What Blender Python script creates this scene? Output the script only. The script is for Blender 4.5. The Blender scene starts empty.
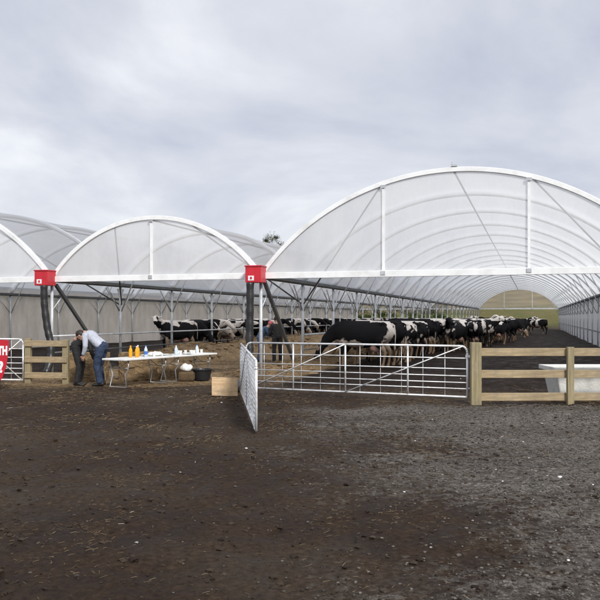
import bpy, bmesh, math, random
import numpy as np
from mathutils import Vector, Matrix, noise
random.seed(7); rng = np.random.default_rng(7)
S = bpy.context.scene
R = math.radians
col = S.collection

# ------------------------------------------------------------------ camera
cam = bpy.data.cameras.new('camera'); camo = bpy.data.objects.new('camera', cam); col.objects.link(camo)
camo.location = (0, 0, 1.7); camo.rotation_euler = (R(90), 0, 0)
cam.sensor_width = 36; cam.lens = 36*760/600.0
cam.shift_y = 17/600.0
cam.clip_start = .05; cam.clip_end = 6000
S.camera = camo
# ------------------------------------------------------------------ world: overcast sky
SUN_EL, SUN_AZ = 38, 158           # azimuth to the right of +Y
w = bpy.data.worlds.new('World'); S.world = w; w.use_nodes = True
nt = w.node_tree; nt.nodes.clear()
N = nt.nodes.new; L = nt.links.new
out = N('ShaderNodeOutputWorld'); bg = N('ShaderNodeBackground'); bg.inputs['Strength'].default_value = .1
sky = N('ShaderNodeTexSky'); sky.sky_type = 'NISHITA'; sky.sun_disc = False
sky.sun_elevation = R(SUN_EL); sky.sun_rotation = R(SUN_AZ)
tc = N('ShaderNodeTexCoord')
sep = N('ShaderNodeSeparateXYZ'); L(tc.outputs['Generated'], sep.inputs[0])
zz = N('ShaderNodeMath'); zz.operation = 'MAXIMUM'; zz.inputs[1].default_value = 0; L(sep.outputs['Z'], zz.inputs[0])
za = N('ShaderNodeMath'); za.operation = 'ADD'; za.inputs[1].default_value = .28; L(zz.outputs[0], za.inputs[0])
dx = N('ShaderNodeMath'); dx.operation = 'DIVIDE'; L(sep.outputs['X'], dx.inputs[0]); L(za.outputs[0], dx.inputs[1])
dy = N('ShaderNodeMath'); dy.operation = 'DIVIDE'; L(sep.outputs['Y'], dy.inputs[0]); L(za.outputs[0], dy.inputs[1])
cmb = N('ShaderNodeCombineXYZ'); L(dx.outputs[0], cmb.inputs[0]); L(dy.outputs[0], cmb.inputs[1])
n1 = N('ShaderNodeTexNoise'); n1.inputs['Scale'].default_value = 1.25; n1.inputs['Detail'].default_value = 7
n1.inputs['Roughness'].default_value = .52; n1.inputs['Distortion'].default_value = .35
L(cmb.outputs[0], n1.inputs['Vector'])
cr = N('ShaderNodeValToRGB'); L(n1.outputs['Fac'], cr.inputs[0])
e = cr.color_ramp.elements
e[0].position = .38; e[0].color = (.49, .52, .61, 1)
e[1].position = .66; e[1].color = (.86, .87, .90, 1)
m_ = e.new(.52); m_.color = (.64, .66, .72, 1)
# brighter veil where the sun sits behind the cloud
sd = (math.sin(R(SUN_AZ))*math.cos(R(SUN_EL)), math.cos(R(SUN_AZ))*math.cos(R(SUN_EL)), math.sin(R(SUN_EL)))
dot = N('ShaderNodeVectorMath'); dot.operation = 'DOT_PRODUCT'; dot.inputs[1].default_value = sd
L(tc.outputs['Generated'], dot.inputs[0])
mx = N('ShaderNodeMath'); mx.operation = 'MAXIMUM'; mx.inputs[1].default_value = 0; L(dot.outputs['Value'], mx.inputs[0])
pw = N('ShaderNodeMath'); pw.operation = 'POWER'; pw.inputs[1].default_value = 9; L(mx.outputs[0], pw.inputs[0])
ml = N('ShaderNodeMath'); ml.operation = 'MULTIPLY'; ml.inputs[1].default_value = .7; L(pw.outputs[0], ml.inputs[0])
ad = N('ShaderNodeMath'); ad.operation = 'ADD'; ad.inputs[1].default_value = 1; L(ml.outputs[0], ad.inputs[0])
sc = N('ShaderNodeVectorMath'); sc.operation = 'SCALE'; L(cr.outputs[0], sc.inputs[0]); L(ad.outputs[0], sc.inputs['Scale'])
s10 = N('ShaderNodeVectorMath'); s10.operation = 'SCALE'; s10.inputs['Scale'].default_value = 9.6; L(sc.outputs[0], s10.inputs[0])
mix = N('ShaderNodeMix'); mix.data_type = 'RGBA'; mix.inputs['Factor'].default_value = .93
L(sky.outputs[0], mix.inputs[6]); L(s10.outputs[0], mix.inputs[7])
L(mix.outputs[2], bg.inputs['Color']); L(bg.outputs[0], out.inputs[0])
# ------------------------------------------------------------------ sun through cloud
sl = bpy.data.lights.new('sun', 'SUN'); sl.energy = 2.7; sl.angle = R(10); sl.color = (1, .97, .92)
so = bpy.data.objects.new('sun', sl); col.objects.link(so)
so.rotation_euler = Vector(sd).to_track_quat('Z', 'Y').to_euler(); so.location = (20, 20, 60)
S.view_settings.view_transform = 'Standard'; S.view_settings.look = 'None'
S.view_settings.exposure = .28; S.view_settings.gamma = 1; S.view_settings.use_curve_mapping = False
S.render.engine = 'CYCLES'
S.cycles.max_bounces = 8; S.cycles.transparent_max_bounces = 24; S.cycles.transmission_bounces = 6

# ------------------------------------------------------------------ barn frame of reference
TH = math.atan(233/760.0)                      # tunnel direction, right of the view axis
CT, ST = math.cos(TH), math.sin(TH)
def W(u, s, z=0.0): return Vector((u*CT + s*ST, -u*ST + s*CT, z))
def US(x, y): return (x*CT - y*ST, x*ST + y*CT)
S0, BAY, NB = 19.85, 4.0, 22
LEN = BAY*NB
UG = [-24.8, -13.96, -7.22, 3.35]              # the four gutter lines
HG = 2.84
RISE = [2.65, 1.74, 2.65]

# ------------------------------------------------------------------ helpers
class MB:
    def __init__(self): self.v = []; self.f = []
    def add(self, vs, fs):
        b = len(self.v); self.v += [tuple(p) for p in vs]; self.f += [tuple(b+i for i in q) for q in fs]
    def box(self, c, d, rz=0.0, rx=0.0, ry=0.0):
        M = Matrix.Rotation(rz, 3, 'Z') @ Matrix.Rotation(ry, 3, 'Y') @ Matrix.Rotation(rx, 3, 'X')
        c = Vector(c); vs = []
        for z in (-.5, .5):
            for x, y in ((-.5, -.5), (.5, -.5), (.5, .5), (-.5, .5)):
                vs.append(c + M @ Vector((x*d[0], y*d[1], z*d[2])))
        self.add(vs, [(0,3,2,1),(4,5,6,7),(0,1,5,4),(1,2,6,5),(2,3,7,6),(3,0,4,7)])
    def tube(self, pts, rad, n=8, side=None, cap=True):
        """pts: list of points; rad: number or list of numbers / (side, up) pairs"""
        P = [Vector(p) for p in pts]; k = len(P)
        if not isinstance(rad, (list, tuple)): rad = [rad]*k
        vs = []; prev = None
        for i in range(k):
            t = (P[min(i+1, k-1)] - P[max(i-1, 0)]).normalized()
            if side is not None: a = Vector(side)
            elif prev is not None: a = prev
            else: a = Vector((0, 0, 1)).cross(t) if abs(t.z) < .95 else Vector((1, 0, 0))
            a = (a - t*a.dot(t)).normalized(); prev = a
            b = t.cross(a)
            r = rad[i]; ra, rb = (r if isinstance(r, (list, tuple)) else (r, r))
            for j in range(n):
                q = 2*math.pi*(j+.5)/n
                vs.append(P[i] + a*math.cos(q)*ra + b*math.sin(q)*rb)
        fs = [(i*n+j, i*n+(j+1) % n, (i+1)*n+(j+1) % n, (i+1)*n+j) for i in range(k-1) for j in range(n)]
        if cap: fs += [tuple(range(n-1, -1, -1)), tuple((k-1)*n+j for j in range(n))]
        self.add(vs, fs)
    def bar(self, a, b, wd, ht):                 # rectangular bar a->b, ht mostly vertical
        a, b = Vector(a), Vector(b); t = (b-a).normalized()
        s = t.cross(Vector((0,0,1))) if abs(t.z) < .98 else Vector((1,0,0))
        s.normalize(); u = s.cross(t)
        vs = [p + s*i*wd/2 + u*j*ht/2 for p in (a, b) for i, j in ((-1,-1),(1,-1),(1,1),(-1,1))]
        self.add(vs, [(0,1,2,3),(7,6,5,4),(0,4,5,1),(1,5,6,2),(2,6,7,3),(3,7,4,0)])
    def ell(self, c, r, n=12, m=8, rot=None):
        c = Vector(c); vs = []
        for i in range(1, m):
            a = math.pi*i/m
            for j in range(n):
                b = 2*math.pi*j/n
                p = Vector((r[0]*math.sin(a)*math.cos(b), r[1]*math.sin(a)*math.sin(b), r[2]*math.cos(a)))
                vs.append(c + (rot @ p if rot else p))
        t = Vector((0,0,r[2])); vs += [c + (rot @ t if rot else t), c - (rot @ t if rot else t)]
        fs = [((i)*n+j, (i+1)*n+j, (i+1)*n+(j+1)%n, i*n+(j+1)%n) for i in range(m-2) for j in range(n)]
        T, B = (m-1)*n, (m-1)*n+1
        fs += [(T, j, (j+1)%n) for j in range(n)] + [(B, (m-2)*n+(j+1)%n, (m-2)*n+j) for j in range(n)]
        self.add(vs, fs)
    def lathe(self, c, prof, n=16):
        vs = []; c = Vector(c)
        for r, z in prof:
            for j in range(n):
                a = 2*math.pi*j/n; vs.append(c + Vector((r*math.cos(a), r*math.sin(a), z)))
        k = len(prof)
        fs = [(i*n+j, i*n+(j+1)%n, (i+1)*n+(j+1)%n, (i+1)*n+j) for i in range(k-1) for j in range(n)]
        fs += [tuple(range(n-1,-1,-1)), tuple((k-1)*n+j for j in range(n))]
        self.add(vs, fs)
    def mesh(self, name, smooth=False):
        me = bpy.data.meshes.new(name); me.from_pydata(self.v, [], self.f); me.update()
        if smooth: me.polygons.foreach_set('use_smooth', [True]*len(me.polygons))
        return me
    def build(self, name, mat, parent=None, smooth=False, bevel=0, loc=None, rz=None):
        o = bpy.data.objects.new(name, self.mesh(name, smooth)); col.objects.link(o)
        o.data.materials.append(mat)
        if parent: o.parent = parent
        if loc is not None: o.location = loc
        if rz is not None: o.rotation_euler.z = rz
        if bevel:
            b = o.modifiers.new('bevel', 'BEVEL'); b.width = bevel; b.segments = 2; b.limit_method = 'ANGLE'
        return o
def tag(o, label=None, cat=None, group=None, kind=None):
    if label: o['label'] = label
    if cat: o['category'] = cat
    if group: o['group'] = group
    if kind: o['kind'] = kind
    return o
def empty(name, loc=(0,0,0), rz=0.0):
    o = bpy.data.objects.new(name, None); col.objects.link(o); o.location = loc; o.rotation_euler.z = rz
    o.empty_display_size = .2
    return o
def copy_tree(o, parent=None):
    c = o.copy(); col.objects.link(c)
    if parent: c.parent = parent
    for ch in list(o.children): copy_tree(ch, c)
    return c
def remeshed(mb, vox, name, smooth_it=4, fac=.5):
    me = mb.mesh(name); o = bpy.data.objects.new('tmp', me); col.objects.link(o)
    r = o.modifiers.new('r', 'REMESH'); r.mode = 'VOXEL'; r.voxel_size = vox; r.use_smooth_shade = True
    if smooth_it:
        s = o.modifiers.new('s', 'SMOOTH'); s.iterations = smooth_it; s.factor = fac
    dg = bpy.context.evaluated_depsgraph_get()
    nm = bpy.data.meshes.new_from_object(o.evaluated_get(dg)); nm.name = name
    bpy.data.objects.remove(o); bpy.data.meshes.remove(me)
    return nm
def linkmesh(name, me, mat, parent=None):
    o = bpy.data.objects.new(name, me); col.objects.link(o)
    me.materials.clear(); me.materials.append(mat)
    if parent: o.parent = parent
    return o

# ------------------------------------------------------------------ materials
def mat_new(name):
    m = bpy.data.materials.new(name); m.use_nodes = True
    n = m.node_tree; b = n.nodes['Principled BSDF']
    return m, n, b
def simple(name, c, rough=.6, metal=0.0, var=.15, scale=8.0, bump=.0, bscale=40.0, spec=.5, dirt=None, dirt_amt=.5):
    m, n, b = mat_new(name)
    t = n.nodes.new('ShaderNodeTexCoord'); no = n.nodes.new('ShaderNodeTexNoise')
    no.inputs['Scale'].default_value = scale; no.inputs['Detail'].default_value = 5; n.links.new(t.outputs['Object'], no.inputs['Vector'])
    r = n.nodes.new('ShaderNodeValToRGB'); n.links.new(no.outputs['Fac'], r.inputs[0])
    r.color_ramp.elements[0].position = .3; r.color_ramp.elements[1].position = .7
    r.color_ramp.elements[0].color = tuple(x*(1-var) for x in c)+(1,)
    r.color_ramp.elements[1].color = tuple(min(1, x*(1+var)) for x in c)+(1,)
    last = r.outputs[0]
    if dirt:
        n2 = n.nodes.new('ShaderNodeTexNoise'); n2.inputs['Scale'].default_value = scale*.6; n2.inputs['Detail'].default_value = 8
        n2.inputs['Roughness'].default_value = .7
        n.links.new(t.outputs['Object'], n2.inputs['Vector'])
        mr = n.nodes.new('ShaderNodeMapRange'); mr.inputs[1].default_value = .48; mr.inputs[2].default_value = .7
        mr.inputs[4].default_value = dirt_amt; n.links.new(n2.outputs['Fac'], mr.inputs[0])
        mm = n.nodes.new('ShaderNodeMix'); mm.data_type = 'RGBA'; n.links.new(mr.outputs[0], mm.inputs['Factor'])
        n.links.new(last, mm.inputs[6]); mm.inputs[7].default_value = tuple(dirt)+(1,); last = mm.outputs[2]
    n.links.new(last, b.inputs['Base Color'])
    b.inputs['Roughness'].default_value = rough; b.inputs['Metallic'].default_value = metal
    b.inputs['Specular IOR Level'].default_value = spec
    if bump:
        n3 = n.nodes.new('ShaderNodeTexNoise'); n3.inputs['Scale'].default_value = bscale; n3.inputs['Detail'].default_value = 6
        n.links.new(t.outputs['Object'], n3.inputs['Vector'])
        bp = n.nodes.new('ShaderNodeBump'); bp.inputs['Strength'].default_value = bump; bp.inputs['Distance'].default_value = .02
        n.links.new(n3.outputs['Fac'], bp.inputs['Height']); n.links.new(bp.outputs[0], b.inputs['Normal'])
    return m
M = {}
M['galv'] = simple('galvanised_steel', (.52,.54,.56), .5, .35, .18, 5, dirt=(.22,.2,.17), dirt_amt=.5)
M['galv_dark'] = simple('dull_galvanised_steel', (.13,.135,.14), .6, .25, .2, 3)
M['galv_gate'] = simple('gate_steel', (.74,.75,.76), .42, .3, .12, 6, dirt=(.16,.12,.08), dirt_amt=.7)
M['white_tube'] = simple('white_profile', (.86,.87,.87), .35, 0, .03, 3, dirt=(.5,.5,.46), dirt_amt=.45)
M['hoop'] = simple('white_hoop_tube', (.84,.85,.86), .4, 0, .04, 3)
M['red'] = simple('red_plastic', (.55,.02,.035), .32, 0, .12, 4, dirt=(.2,.03,.03), dirt_amt=.4)
M['sign_red'] = simple('banner_red', (.5,.012,.03), .5, 0, .06, 4)
M['label_white'] = simple('white_print', (.8,.8,.8), .5, 0, .03, 4)
M['black_pipe'] = simple('black_polythene', (.012,.012,.013), .38, 0, .3, 4, bump=.3, bscale=15, dirt=(.05,.04,.03), dirt_amt=.5)
M['table_white'] = simple('white_table_top', (.75,.75,.73), .4, 0, .05, 4, dirt=(.4,.36,.3), dirt_amt=.4)
M['table_leg'] = simple('grey_tube', (.35,.36,.37), .35, .6, .1, 4)
M['juice'] = simple('orange_juice', (.85,.36,.01), .2, 0, .08, 6)
M['clear'] = simple('pale_plastic', (.55,.65,.75), .15, 0, .08, 6)
M['blue_label'] = simple('blue_label', (.05,.16,.5), .4, 0, .05, 6)
M['paper'] = simple('paper', (.78,.78,.76), .8, 0, .05, 9)
M['black_tub'] = simple('black_tub', (.015,.015,.017), .45, 0, .2, 6)
M['skin'] = simple('skin', (.5,.29,.21), .5, 0, .08, 12)
M['hair'] = simple('dark_hair', (.02,.012,.009), .6, 0, .3, 40)
M['shirt_white'] = simple('pale_shirt', (.42,.44,.50), .85, 0, .1, 9, bump=.5, bscale=14)
M['jeans'] = simple('blue_jeans', (.02,.034,.07), .85, 0, .3, 14, bump=.4, bscale=18)
M['jeans_light'] = simple('light_jeans', (.08,.13,.24), .85, 0, .25, 14, bump=.4, bscale=18)
M['black_cloth'] = simple('black_cloth', (.014,.013,.014), .85, 0, .3, 9, bump=.5, bscale=14)
M['pink_cloth'] = simple('pink_cloth', (.5,.12,.14), .85, 0, .15, 9, bump=.4, bscale=14)
M['blue_cloth'] = simple('blue_cloth', (.05,.09,.16), .85, 0, .2, 9, bump=.4, bscale=14)
M['boot'] = simple('boot_rubber', (.015,.014,.013), .5, 0, .2, 9)
M['plaster'] = simple('trough_concrete', (.68,.68,.64), .8, 0, .1, 4, bump=.4, bscale=30, dirt=(.28,.25,.2), dirt_amt=.5)
M['water'] = simple('trough_water', (.02,.025,.025), .05, 0, .1, 4)
def wall_mat():
    m, n, b = mat_new('side_wall_cloth')
    t = n.nodes.new('ShaderNodeTexCoord'); mp = n.nodes.new('ShaderNodeMapping'); mp.inputs['Scale'].default_value = (1, .8, .35)
    n.links.new(t.outputs['Object'], mp.inputs[0])
    no = n.nodes.new('ShaderNodeTexNoise'); no.inputs['Scale'].default_value = 2.2; no.inputs['Detail'].default_value = 8; no.inputs['Roughness'].default_value = .65
    n.links.new(mp.outputs[0], no.inputs['Vector'])
    r = n.nodes.new('ShaderNodeValToRGB'); n.links.new(no.outputs['Fac'], r.inputs[0])
    r.color_ramp.elements[0].position = .3; r.color_ramp.elements[1].position = .72
    r.color_ramp.elements[0].color = (.56,.50,.43,1); r.color_ramp.elements[1].color = (.78,.71,.63,1)
    n.links.new(r.outputs[0], b.inputs['Base Color']); b.inputs['Roughness'].default_value = .9
    tr = n.nodes.new('ShaderNodeBsdfTranslucent'); n.links.new(r.outputs[0], tr.inputs[0])
    mx = n.nodes.new('ShaderNodeMixShader'); mx.inputs[0].default_value = .45
    n.links.new(b.outputs[0], mx.inputs[1]); n.links.new(tr.outputs[0], mx.inputs[2])
    n.links.new(mx.outputs[0], n.nodes['Material Output'].inputs[0])
    return m
M['wall_cloth'] = wall_mat()
def film(name, clear, colr, diff=.45, streak=(1,1,1)):
    m, n, b = mat_new(name); n.nodes.remove(b)
    t = n.nodes.new('ShaderNodeTexCoord'); mp = n.nodes.new('ShaderNodeMapping'); mp.inputs['Scale'].default_value = streak
    n.links.new(t.outputs['Object'], mp.inputs[0])
    no = n.nodes.new('ShaderNodeTexNoise'); no.inputs['Scale'].default_value = 1.1; no.inputs['Detail'].default_value = 7; no.inputs['Roughness'].default_value = .62
    n.links.new(mp.outputs[0], no.inputs['Vector'])
    mr = n.nodes.new('ShaderNodeMapRange'); mr.inputs[1].default_value = .3; mr.inputs[2].default_value = .7
    mr.inputs[3].default_value = clear+.09; mr.inputs[4].default_value = clear-.09; n.links.new(no.outputs['Fac'], mr.inputs[0])
    tr = n.nodes.new('ShaderNodeBsdfTransparent'); tr.inputs[0].default_value = (.97,.98,1,1)
    tl = n.nodes.new('ShaderNodeBsdfTranslucent'); tl.inputs[0].default_value = colr+(1,)
    df = n.nodes.new('ShaderNodeBsdfDiffuse'); df.inputs[0].default_value = colr+(1,)
    a = n.nodes.new('ShaderNodeMixShader'); a.inputs[0].default_value = diff; n.links.new(tl.outputs[0], a.inputs[1]); n.links.new(df.outputs[0], a.inputs[2])
    c = n.nodes.new('ShaderNodeMixShader'); n.links.new(mr.outputs[0], c.inputs[0]); n.links.new(a.outputs[0], c.inputs[1]); n.links.new(tr.outputs[0], c.inputs[2])
    gl = n.nodes.new('ShaderNodeBsdfGlossy'); gl.inputs['Roughness'].default_value = .22
    n4 = n.nodes.new('ShaderNodeTexNoise'); n4.inputs['Scale'].default_value = 1.4; n4.inputs['Detail'].default_value = 3; n.links.new(mp.outputs[0], n4.inputs['Vector'])
    bp = n.nodes.new('ShaderNodeBump'); bp.inputs['Strength'].default_value = .35; bp.inputs['Distance'].default_value = .1
    n.links.new(n4.outputs['Fac'], bp.inputs['Height']); n.links.new(bp.outputs[0], gl.inputs['Normal'])
    lw = n.nodes.new('ShaderNodeLayerWeight'); lw.inputs[0].default_value = .25
    mm = n.nodes.new('ShaderNodeMath'); mm.operation = 'MULTIPLY'; mm.inputs[1].default_value = .35; n.links.new(lw.outputs['Fresnel'], mm.inputs[0])
    d = n.nodes.new('ShaderNodeMixShader'); n.links.new(mm.outputs[0], d.inputs[0]); n.links.new(c.outputs[0], d.inputs[1]); n.links.new(gl.outputs[0], d.inputs[2])
    n.links.new(d.outputs[0], n.nodes['Material Output'].inputs[0])
    return m
M['film_roof'] = film('roof_film', .34, (.95,.97,1.0), .2, (1,.25,1))
M['film_gable'] = film('gable_film', .43, (.98,.985,.985), .6, (1,1,.4))
M['film_far'] = film('far_gable_film', .78, (.80,.76,.68), .5)
M['film_wall'] = film('wall_film', .12, (.60,.61,.66), .6, (1,1,.3))
def wood_mat(name, a, bb, axis='x'):
    m, n, b = mat_new(name)
    t = n.nodes.new('ShaderNodeTexCoord'); mp = n.nodes.new('ShaderNodeMapping')
    mp.inputs['Scale'].default_value = (1.2, 14, 14) if axis == 'x' else (14, 14, 1.2)
    n.links.new(t.outputs['Object'], mp.inputs[0])
    no = n.nodes.new('ShaderNodeTexNoise'); no.inputs['Scale'].default_value = 1.6; no.inputs['Detail'].default_value = 7; no.inputs['Distortion'].default_value = .8
    n.links.new(mp.outputs[0], no.inputs['Vector'])
    r = n.nodes.new('ShaderNodeValToRGB'); n.links.new(no.outputs['Fac'], r.inputs[0])
    r.color_ramp.elements[0].position = .3; r.color_ramp.elements[1].position = .68
    r.color_ramp.elements[0].color = a+(1,); r.color_ramp.elements[1].color = bb+(1,)
    v = n.nodes.new('ShaderNodeTexVoronoi'); v.inputs['Scale'].default_value = 2.3; n.links.new(t.outputs['Object'], v.inputs['Vector'])
    mr = n.nodes.new('ShaderNodeMapRange'); mr.inputs[1].default_value = .03; mr.inputs[2].default_value = .09; mr.inputs[3].default_value = .7; mr.inputs[4].default_value = 0
    n.links.new(v.outputs['Distance'], mr.inputs[0])
    mm = n.nodes.new('ShaderNodeMix'); mm.data_type = 'RGBA'; n.links.new(mr.outputs[0], mm.inputs['Factor']); n.links.new(r.outputs[0], mm.inputs[6]); mm.inputs[7].default_value = (.12,.07,.03,1)
    gn = n.nodes.new('ShaderNodeTexNoise'); gn.inputs['Scale'].default_value = 3.1; gn.inputs['Detail'].default_value = 9; gn.inputs['Roughness'].default_value = .75; n.links.new(t.outputs['Object'], gn.inputs['Vector'])
    gr = n.nodes.new('ShaderNodeMapRange'); gr.inputs[1].default_value = .46; gr.inputs[2].default_value = .68; gr.inputs[4].default_value = .6; n.links.new(gn.outputs['Fac'], gr.inputs[0])
    gx = n.nodes.new('ShaderNodeMix'); gx.data_type = 'RGBA'; n.links.new(gr.outputs[0], gx.inputs['Factor']); n.links.new(mm.outputs[2], gx.inputs[6]); gx.inputs[7].default_value = (.17,.145,.11,1)
    n.links.new(gx.outputs[2], b.inputs['Base Color']); b.inputs['Roughness'].default_value = .8
    bp = n.nodes.new('ShaderNodeBump'); bp.inputs['Strength'].default_value = .3; bp.inputs['Distance'].default_value = .01
    n.links.new(no.outputs['Fac'], bp.inputs['Height']); n.links.new(bp.outputs[0], b.inputs['Normal'])
    return m
M['rail_wood'] = wood_mat('pale_rail_timber', (.25,.185,.105), (.45,.35,.21))
M['post_wood'] = wood_mat('treated_post_timber', (.20,.165,.09), (.35,.29,.165), 'z')
M['ply'] = wood_mat('plywood', (.38,.25,.13), (.56,.40,.23))
def straw_mat(name, a, bb, cc):
    m, n, b = mat_new(name)
    t = n.nodes.new('ShaderNodeTexCoord')
    no = n.nodes.new('ShaderNodeTexNoise'); no.inputs['Scale'].default_value = 22; no.inputs['Detail'].default_value = 8; no.inputs['Roughness'].default_value = .75; no.inputs['Distortion'].default_value = 1.2
    n.links.new(t.outputs['Object'], no.inputs['Vector'])
    r = n.nodes.new('ShaderNodeValToRGB'); n.links.new(no.outputs['Fac'], r.inputs[0])
    r.color_ramp.elements[0].position = .32; r.color_ramp.elements[0].color = a+(1,)
    r.color_ramp.elements[1].position = .7; r.color_ramp.elements[1].color = cc+(1,)
    k = r.color_ramp.elements.new(.5); k.color = bb+(1,)
    lo = n.nodes.new('ShaderNodeTexNoise'); lo.inputs['Scale'].default_value = 2.6; lo.inputs['Detail'].default_value = 6; lo.inputs['Roughness'].default_value = .7; n.links.new(t.outputs['Object'], lo.inputs['Vector'])
    lm = n.nodes.new('ShaderNodeMapRange'); lm.inputs[1].default_value = .4; lm.inputs[2].default_value = .66; lm.inputs[4].default_value = .65; n.links.new(lo.outputs['Fac'], lm.inputs[0])
    lx = n.nodes.new('ShaderNodeMix'); lx.data_type = 'RGBA'; n.links.new(lm.outputs[0], lx.inputs['Factor']); n.links.new(r.outputs[0], lx.inputs[6]); lx.inputs[7].default_value = a+(1,)
    n.links.new(lx.outputs[2], b.inputs['Base Color']); b.inputs['Roughness'].default_value = .9
    bp = n.nodes.new('ShaderNodeBump'); bp.inputs['Strength'].default_value = .9; bp.inputs['Distance'].default_value = .03
    n.links.new(no.outputs['Fac'], bp.inputs['Height']); n.links.new(bp.outputs[0], b.inputs['Normal'])
    return m
M['hay'] = straw_mat('hay', (.11,.068,.032), (.27,.18,.09), (.50,.36,.20))
M['hay_dark'] = straw_mat('weathered_hay', (.05,.03,.015), (.14,.09,.045), (.27,.19,.10))
def rnd_mat(name, cols, rough=.8):
    m, n, b = mat_new(name)
    g = n.nodes.new('ShaderNodeNewGeometry'); r = n.nodes.new('ShaderNodeValToRGB')
    n.links.new(g.outputs['Random Per Island'], r.inputs[0])
    for i, c in enumerate(cols):
        p = i/(len(cols)-1)
        el = r.color_ramp.elements[0] if i == 0 else (r.color_ramp.elements[1] if i == len(cols)-1 else r.color_ramp.elements.new(p))
        el.position = p; el.color = tuple(c)+(1,)
    n.links.new(r.outputs[0], b.inputs['Base Color']); b.inputs['Roughness'].default_value = rough; b.inputs['Specular IOR Level'].default_value = .1
    return m
M['straw_bits'] = rnd_mat('loose_straw', [(.035,.025,.016),(.10,.072,.045),(.26,.19,.115)])
M['stones'] = rnd_mat('gravel_stones', [(.04,.034,.029),(.09,.08,.07),(.16,.145,.13)])
M['clods'] = rnd_mat('mud_clods', [(.018,.012,.009),(.035,.025,.018),(.06,.045,.033)], .7)
M['leaf_pine'] = rnd_mat('pine_needles', [(.02,.035,.015),(.04,.06,.025),(.09,.09,.04)])
M['leaf'] = rnd_mat('hedge_leaves', [(.008,.022,.006),(.02,.045,.012),(.05,.08,.02)])
M['bark'] = simple('bark', (.09,.065,.045), .9, 0, .3, 12, bump=.6)
def cow_mat():
    m, n, b = mat_new('cow_hide')
    t = n.nodes.new('ShaderNodeTexCoord'); oi = n.nodes.new('ShaderNodeObjectInfo')
    ms = n.nodes.new('ShaderNodeMath'); ms.operation = 'MULTIPLY'; ms.inputs[1].default_value = 137.0; n.links.new(oi.outputs['Random'], ms.inputs[0])
    va = n.nodes.new('ShaderNodeVectorMath'); va.operation = 'ADD'; n.links.new(t.outputs['Object'], va.inputs[0]); n.links.new(ms.outputs[0], va.inputs[1])
    no = n.nodes.new('ShaderNodeTexNoise'); no.inputs['Scale'].default_value = 1.15; no.inputs['Detail'].default_value = 3.5; no.inputs['Roughness'].default_value = .5
    n.links.new(va.outputs[0], no.inputs['Vector'])
    sp = n.nodes.new('ShaderNodeSeparateXYZ'); n.links.new(t.outputs['Object'], sp.inputs[0])
    # legs and belly are more often white, backs mostly black
    mr = n.nodes.new('ShaderNodeMapRange'); mr.inputs[1].default_value = .35; mr.inputs[2].default_value = .85; mr.inputs[3].default_value = .085; mr.inputs[4].default_value = -.03
    n.links.new(sp.outputs['Z'], mr.inputs[0])
    ad = n.nodes.new('ShaderNodeMath'); n.links.new(no.outputs['Fac'], ad.inputs[0]); n.links.new(mr.outputs[0], ad.inputs[1])
    # a narrow pale saddle on the topline of some
    mr2 = n.nodes.new('ShaderNodeMapRange'); mr2.inputs[1].default_value = 1.36; mr2.inputs[2].default_value = 1.43; mr2.inputs[4].default_value = .10
    n.links.new(sp.outputs['Z'], mr2.inputs[0])
    ad2 = n.nodes.new('ShaderNodeMath'); n.links.new(ad.outputs[0], ad2.inputs[0]); n.links.new(mr2.outputs[0], ad2.inputs[1])
    th = n.nodes.new('ShaderNodeMapRange'); th.inputs[1].default_value = .532; th.inputs[2].default_value = .547; n.links.new(ad2.outputs[0], th.inputs[0])
    # dirty white, browner towards the hooves (mud)
    mr3 = n.nodes.new('ShaderNodeMapRange'); mr3.inputs[1].default_value = .5; mr3.inputs[2].default_value = 1.25; n.links.new(sp.outputs['Z'], mr3.inputs[0])
    wm = n.nodes.new('ShaderNodeMix'); wm.data_type = 'RGBA'; n.links.new(mr3.outputs[0], wm.inputs['Factor'])
    wm.inputs[6].default_value = (.27,.185,.115,1); wm.inputs[7].default_value = (.72,.66,.6,1)
    mm = n.nodes.new('ShaderNodeMix'); mm.data_type = 'RGBA'; n.links.new(th.outputs[0], mm.inputs['Factor'])
    mm.inputs[6].default_value = (.011,.010,.011,1); n.links.new(wm.outputs[2], mm.inputs[7])
    n.links.new(mm.outputs[2], b.inputs['Base Color']); b.inputs['Roughness'].default_value = .75; b.inputs['Specular IOR Level'].default_value = .12
    return m
M['cow'] = cow_mat()
M['udder'] = simple('udder_skin', (.5,.3,.24), .6, 0, .15, 8)
M['hoof'] = simple('hoof', (.05,.04,.03), .6)

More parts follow.
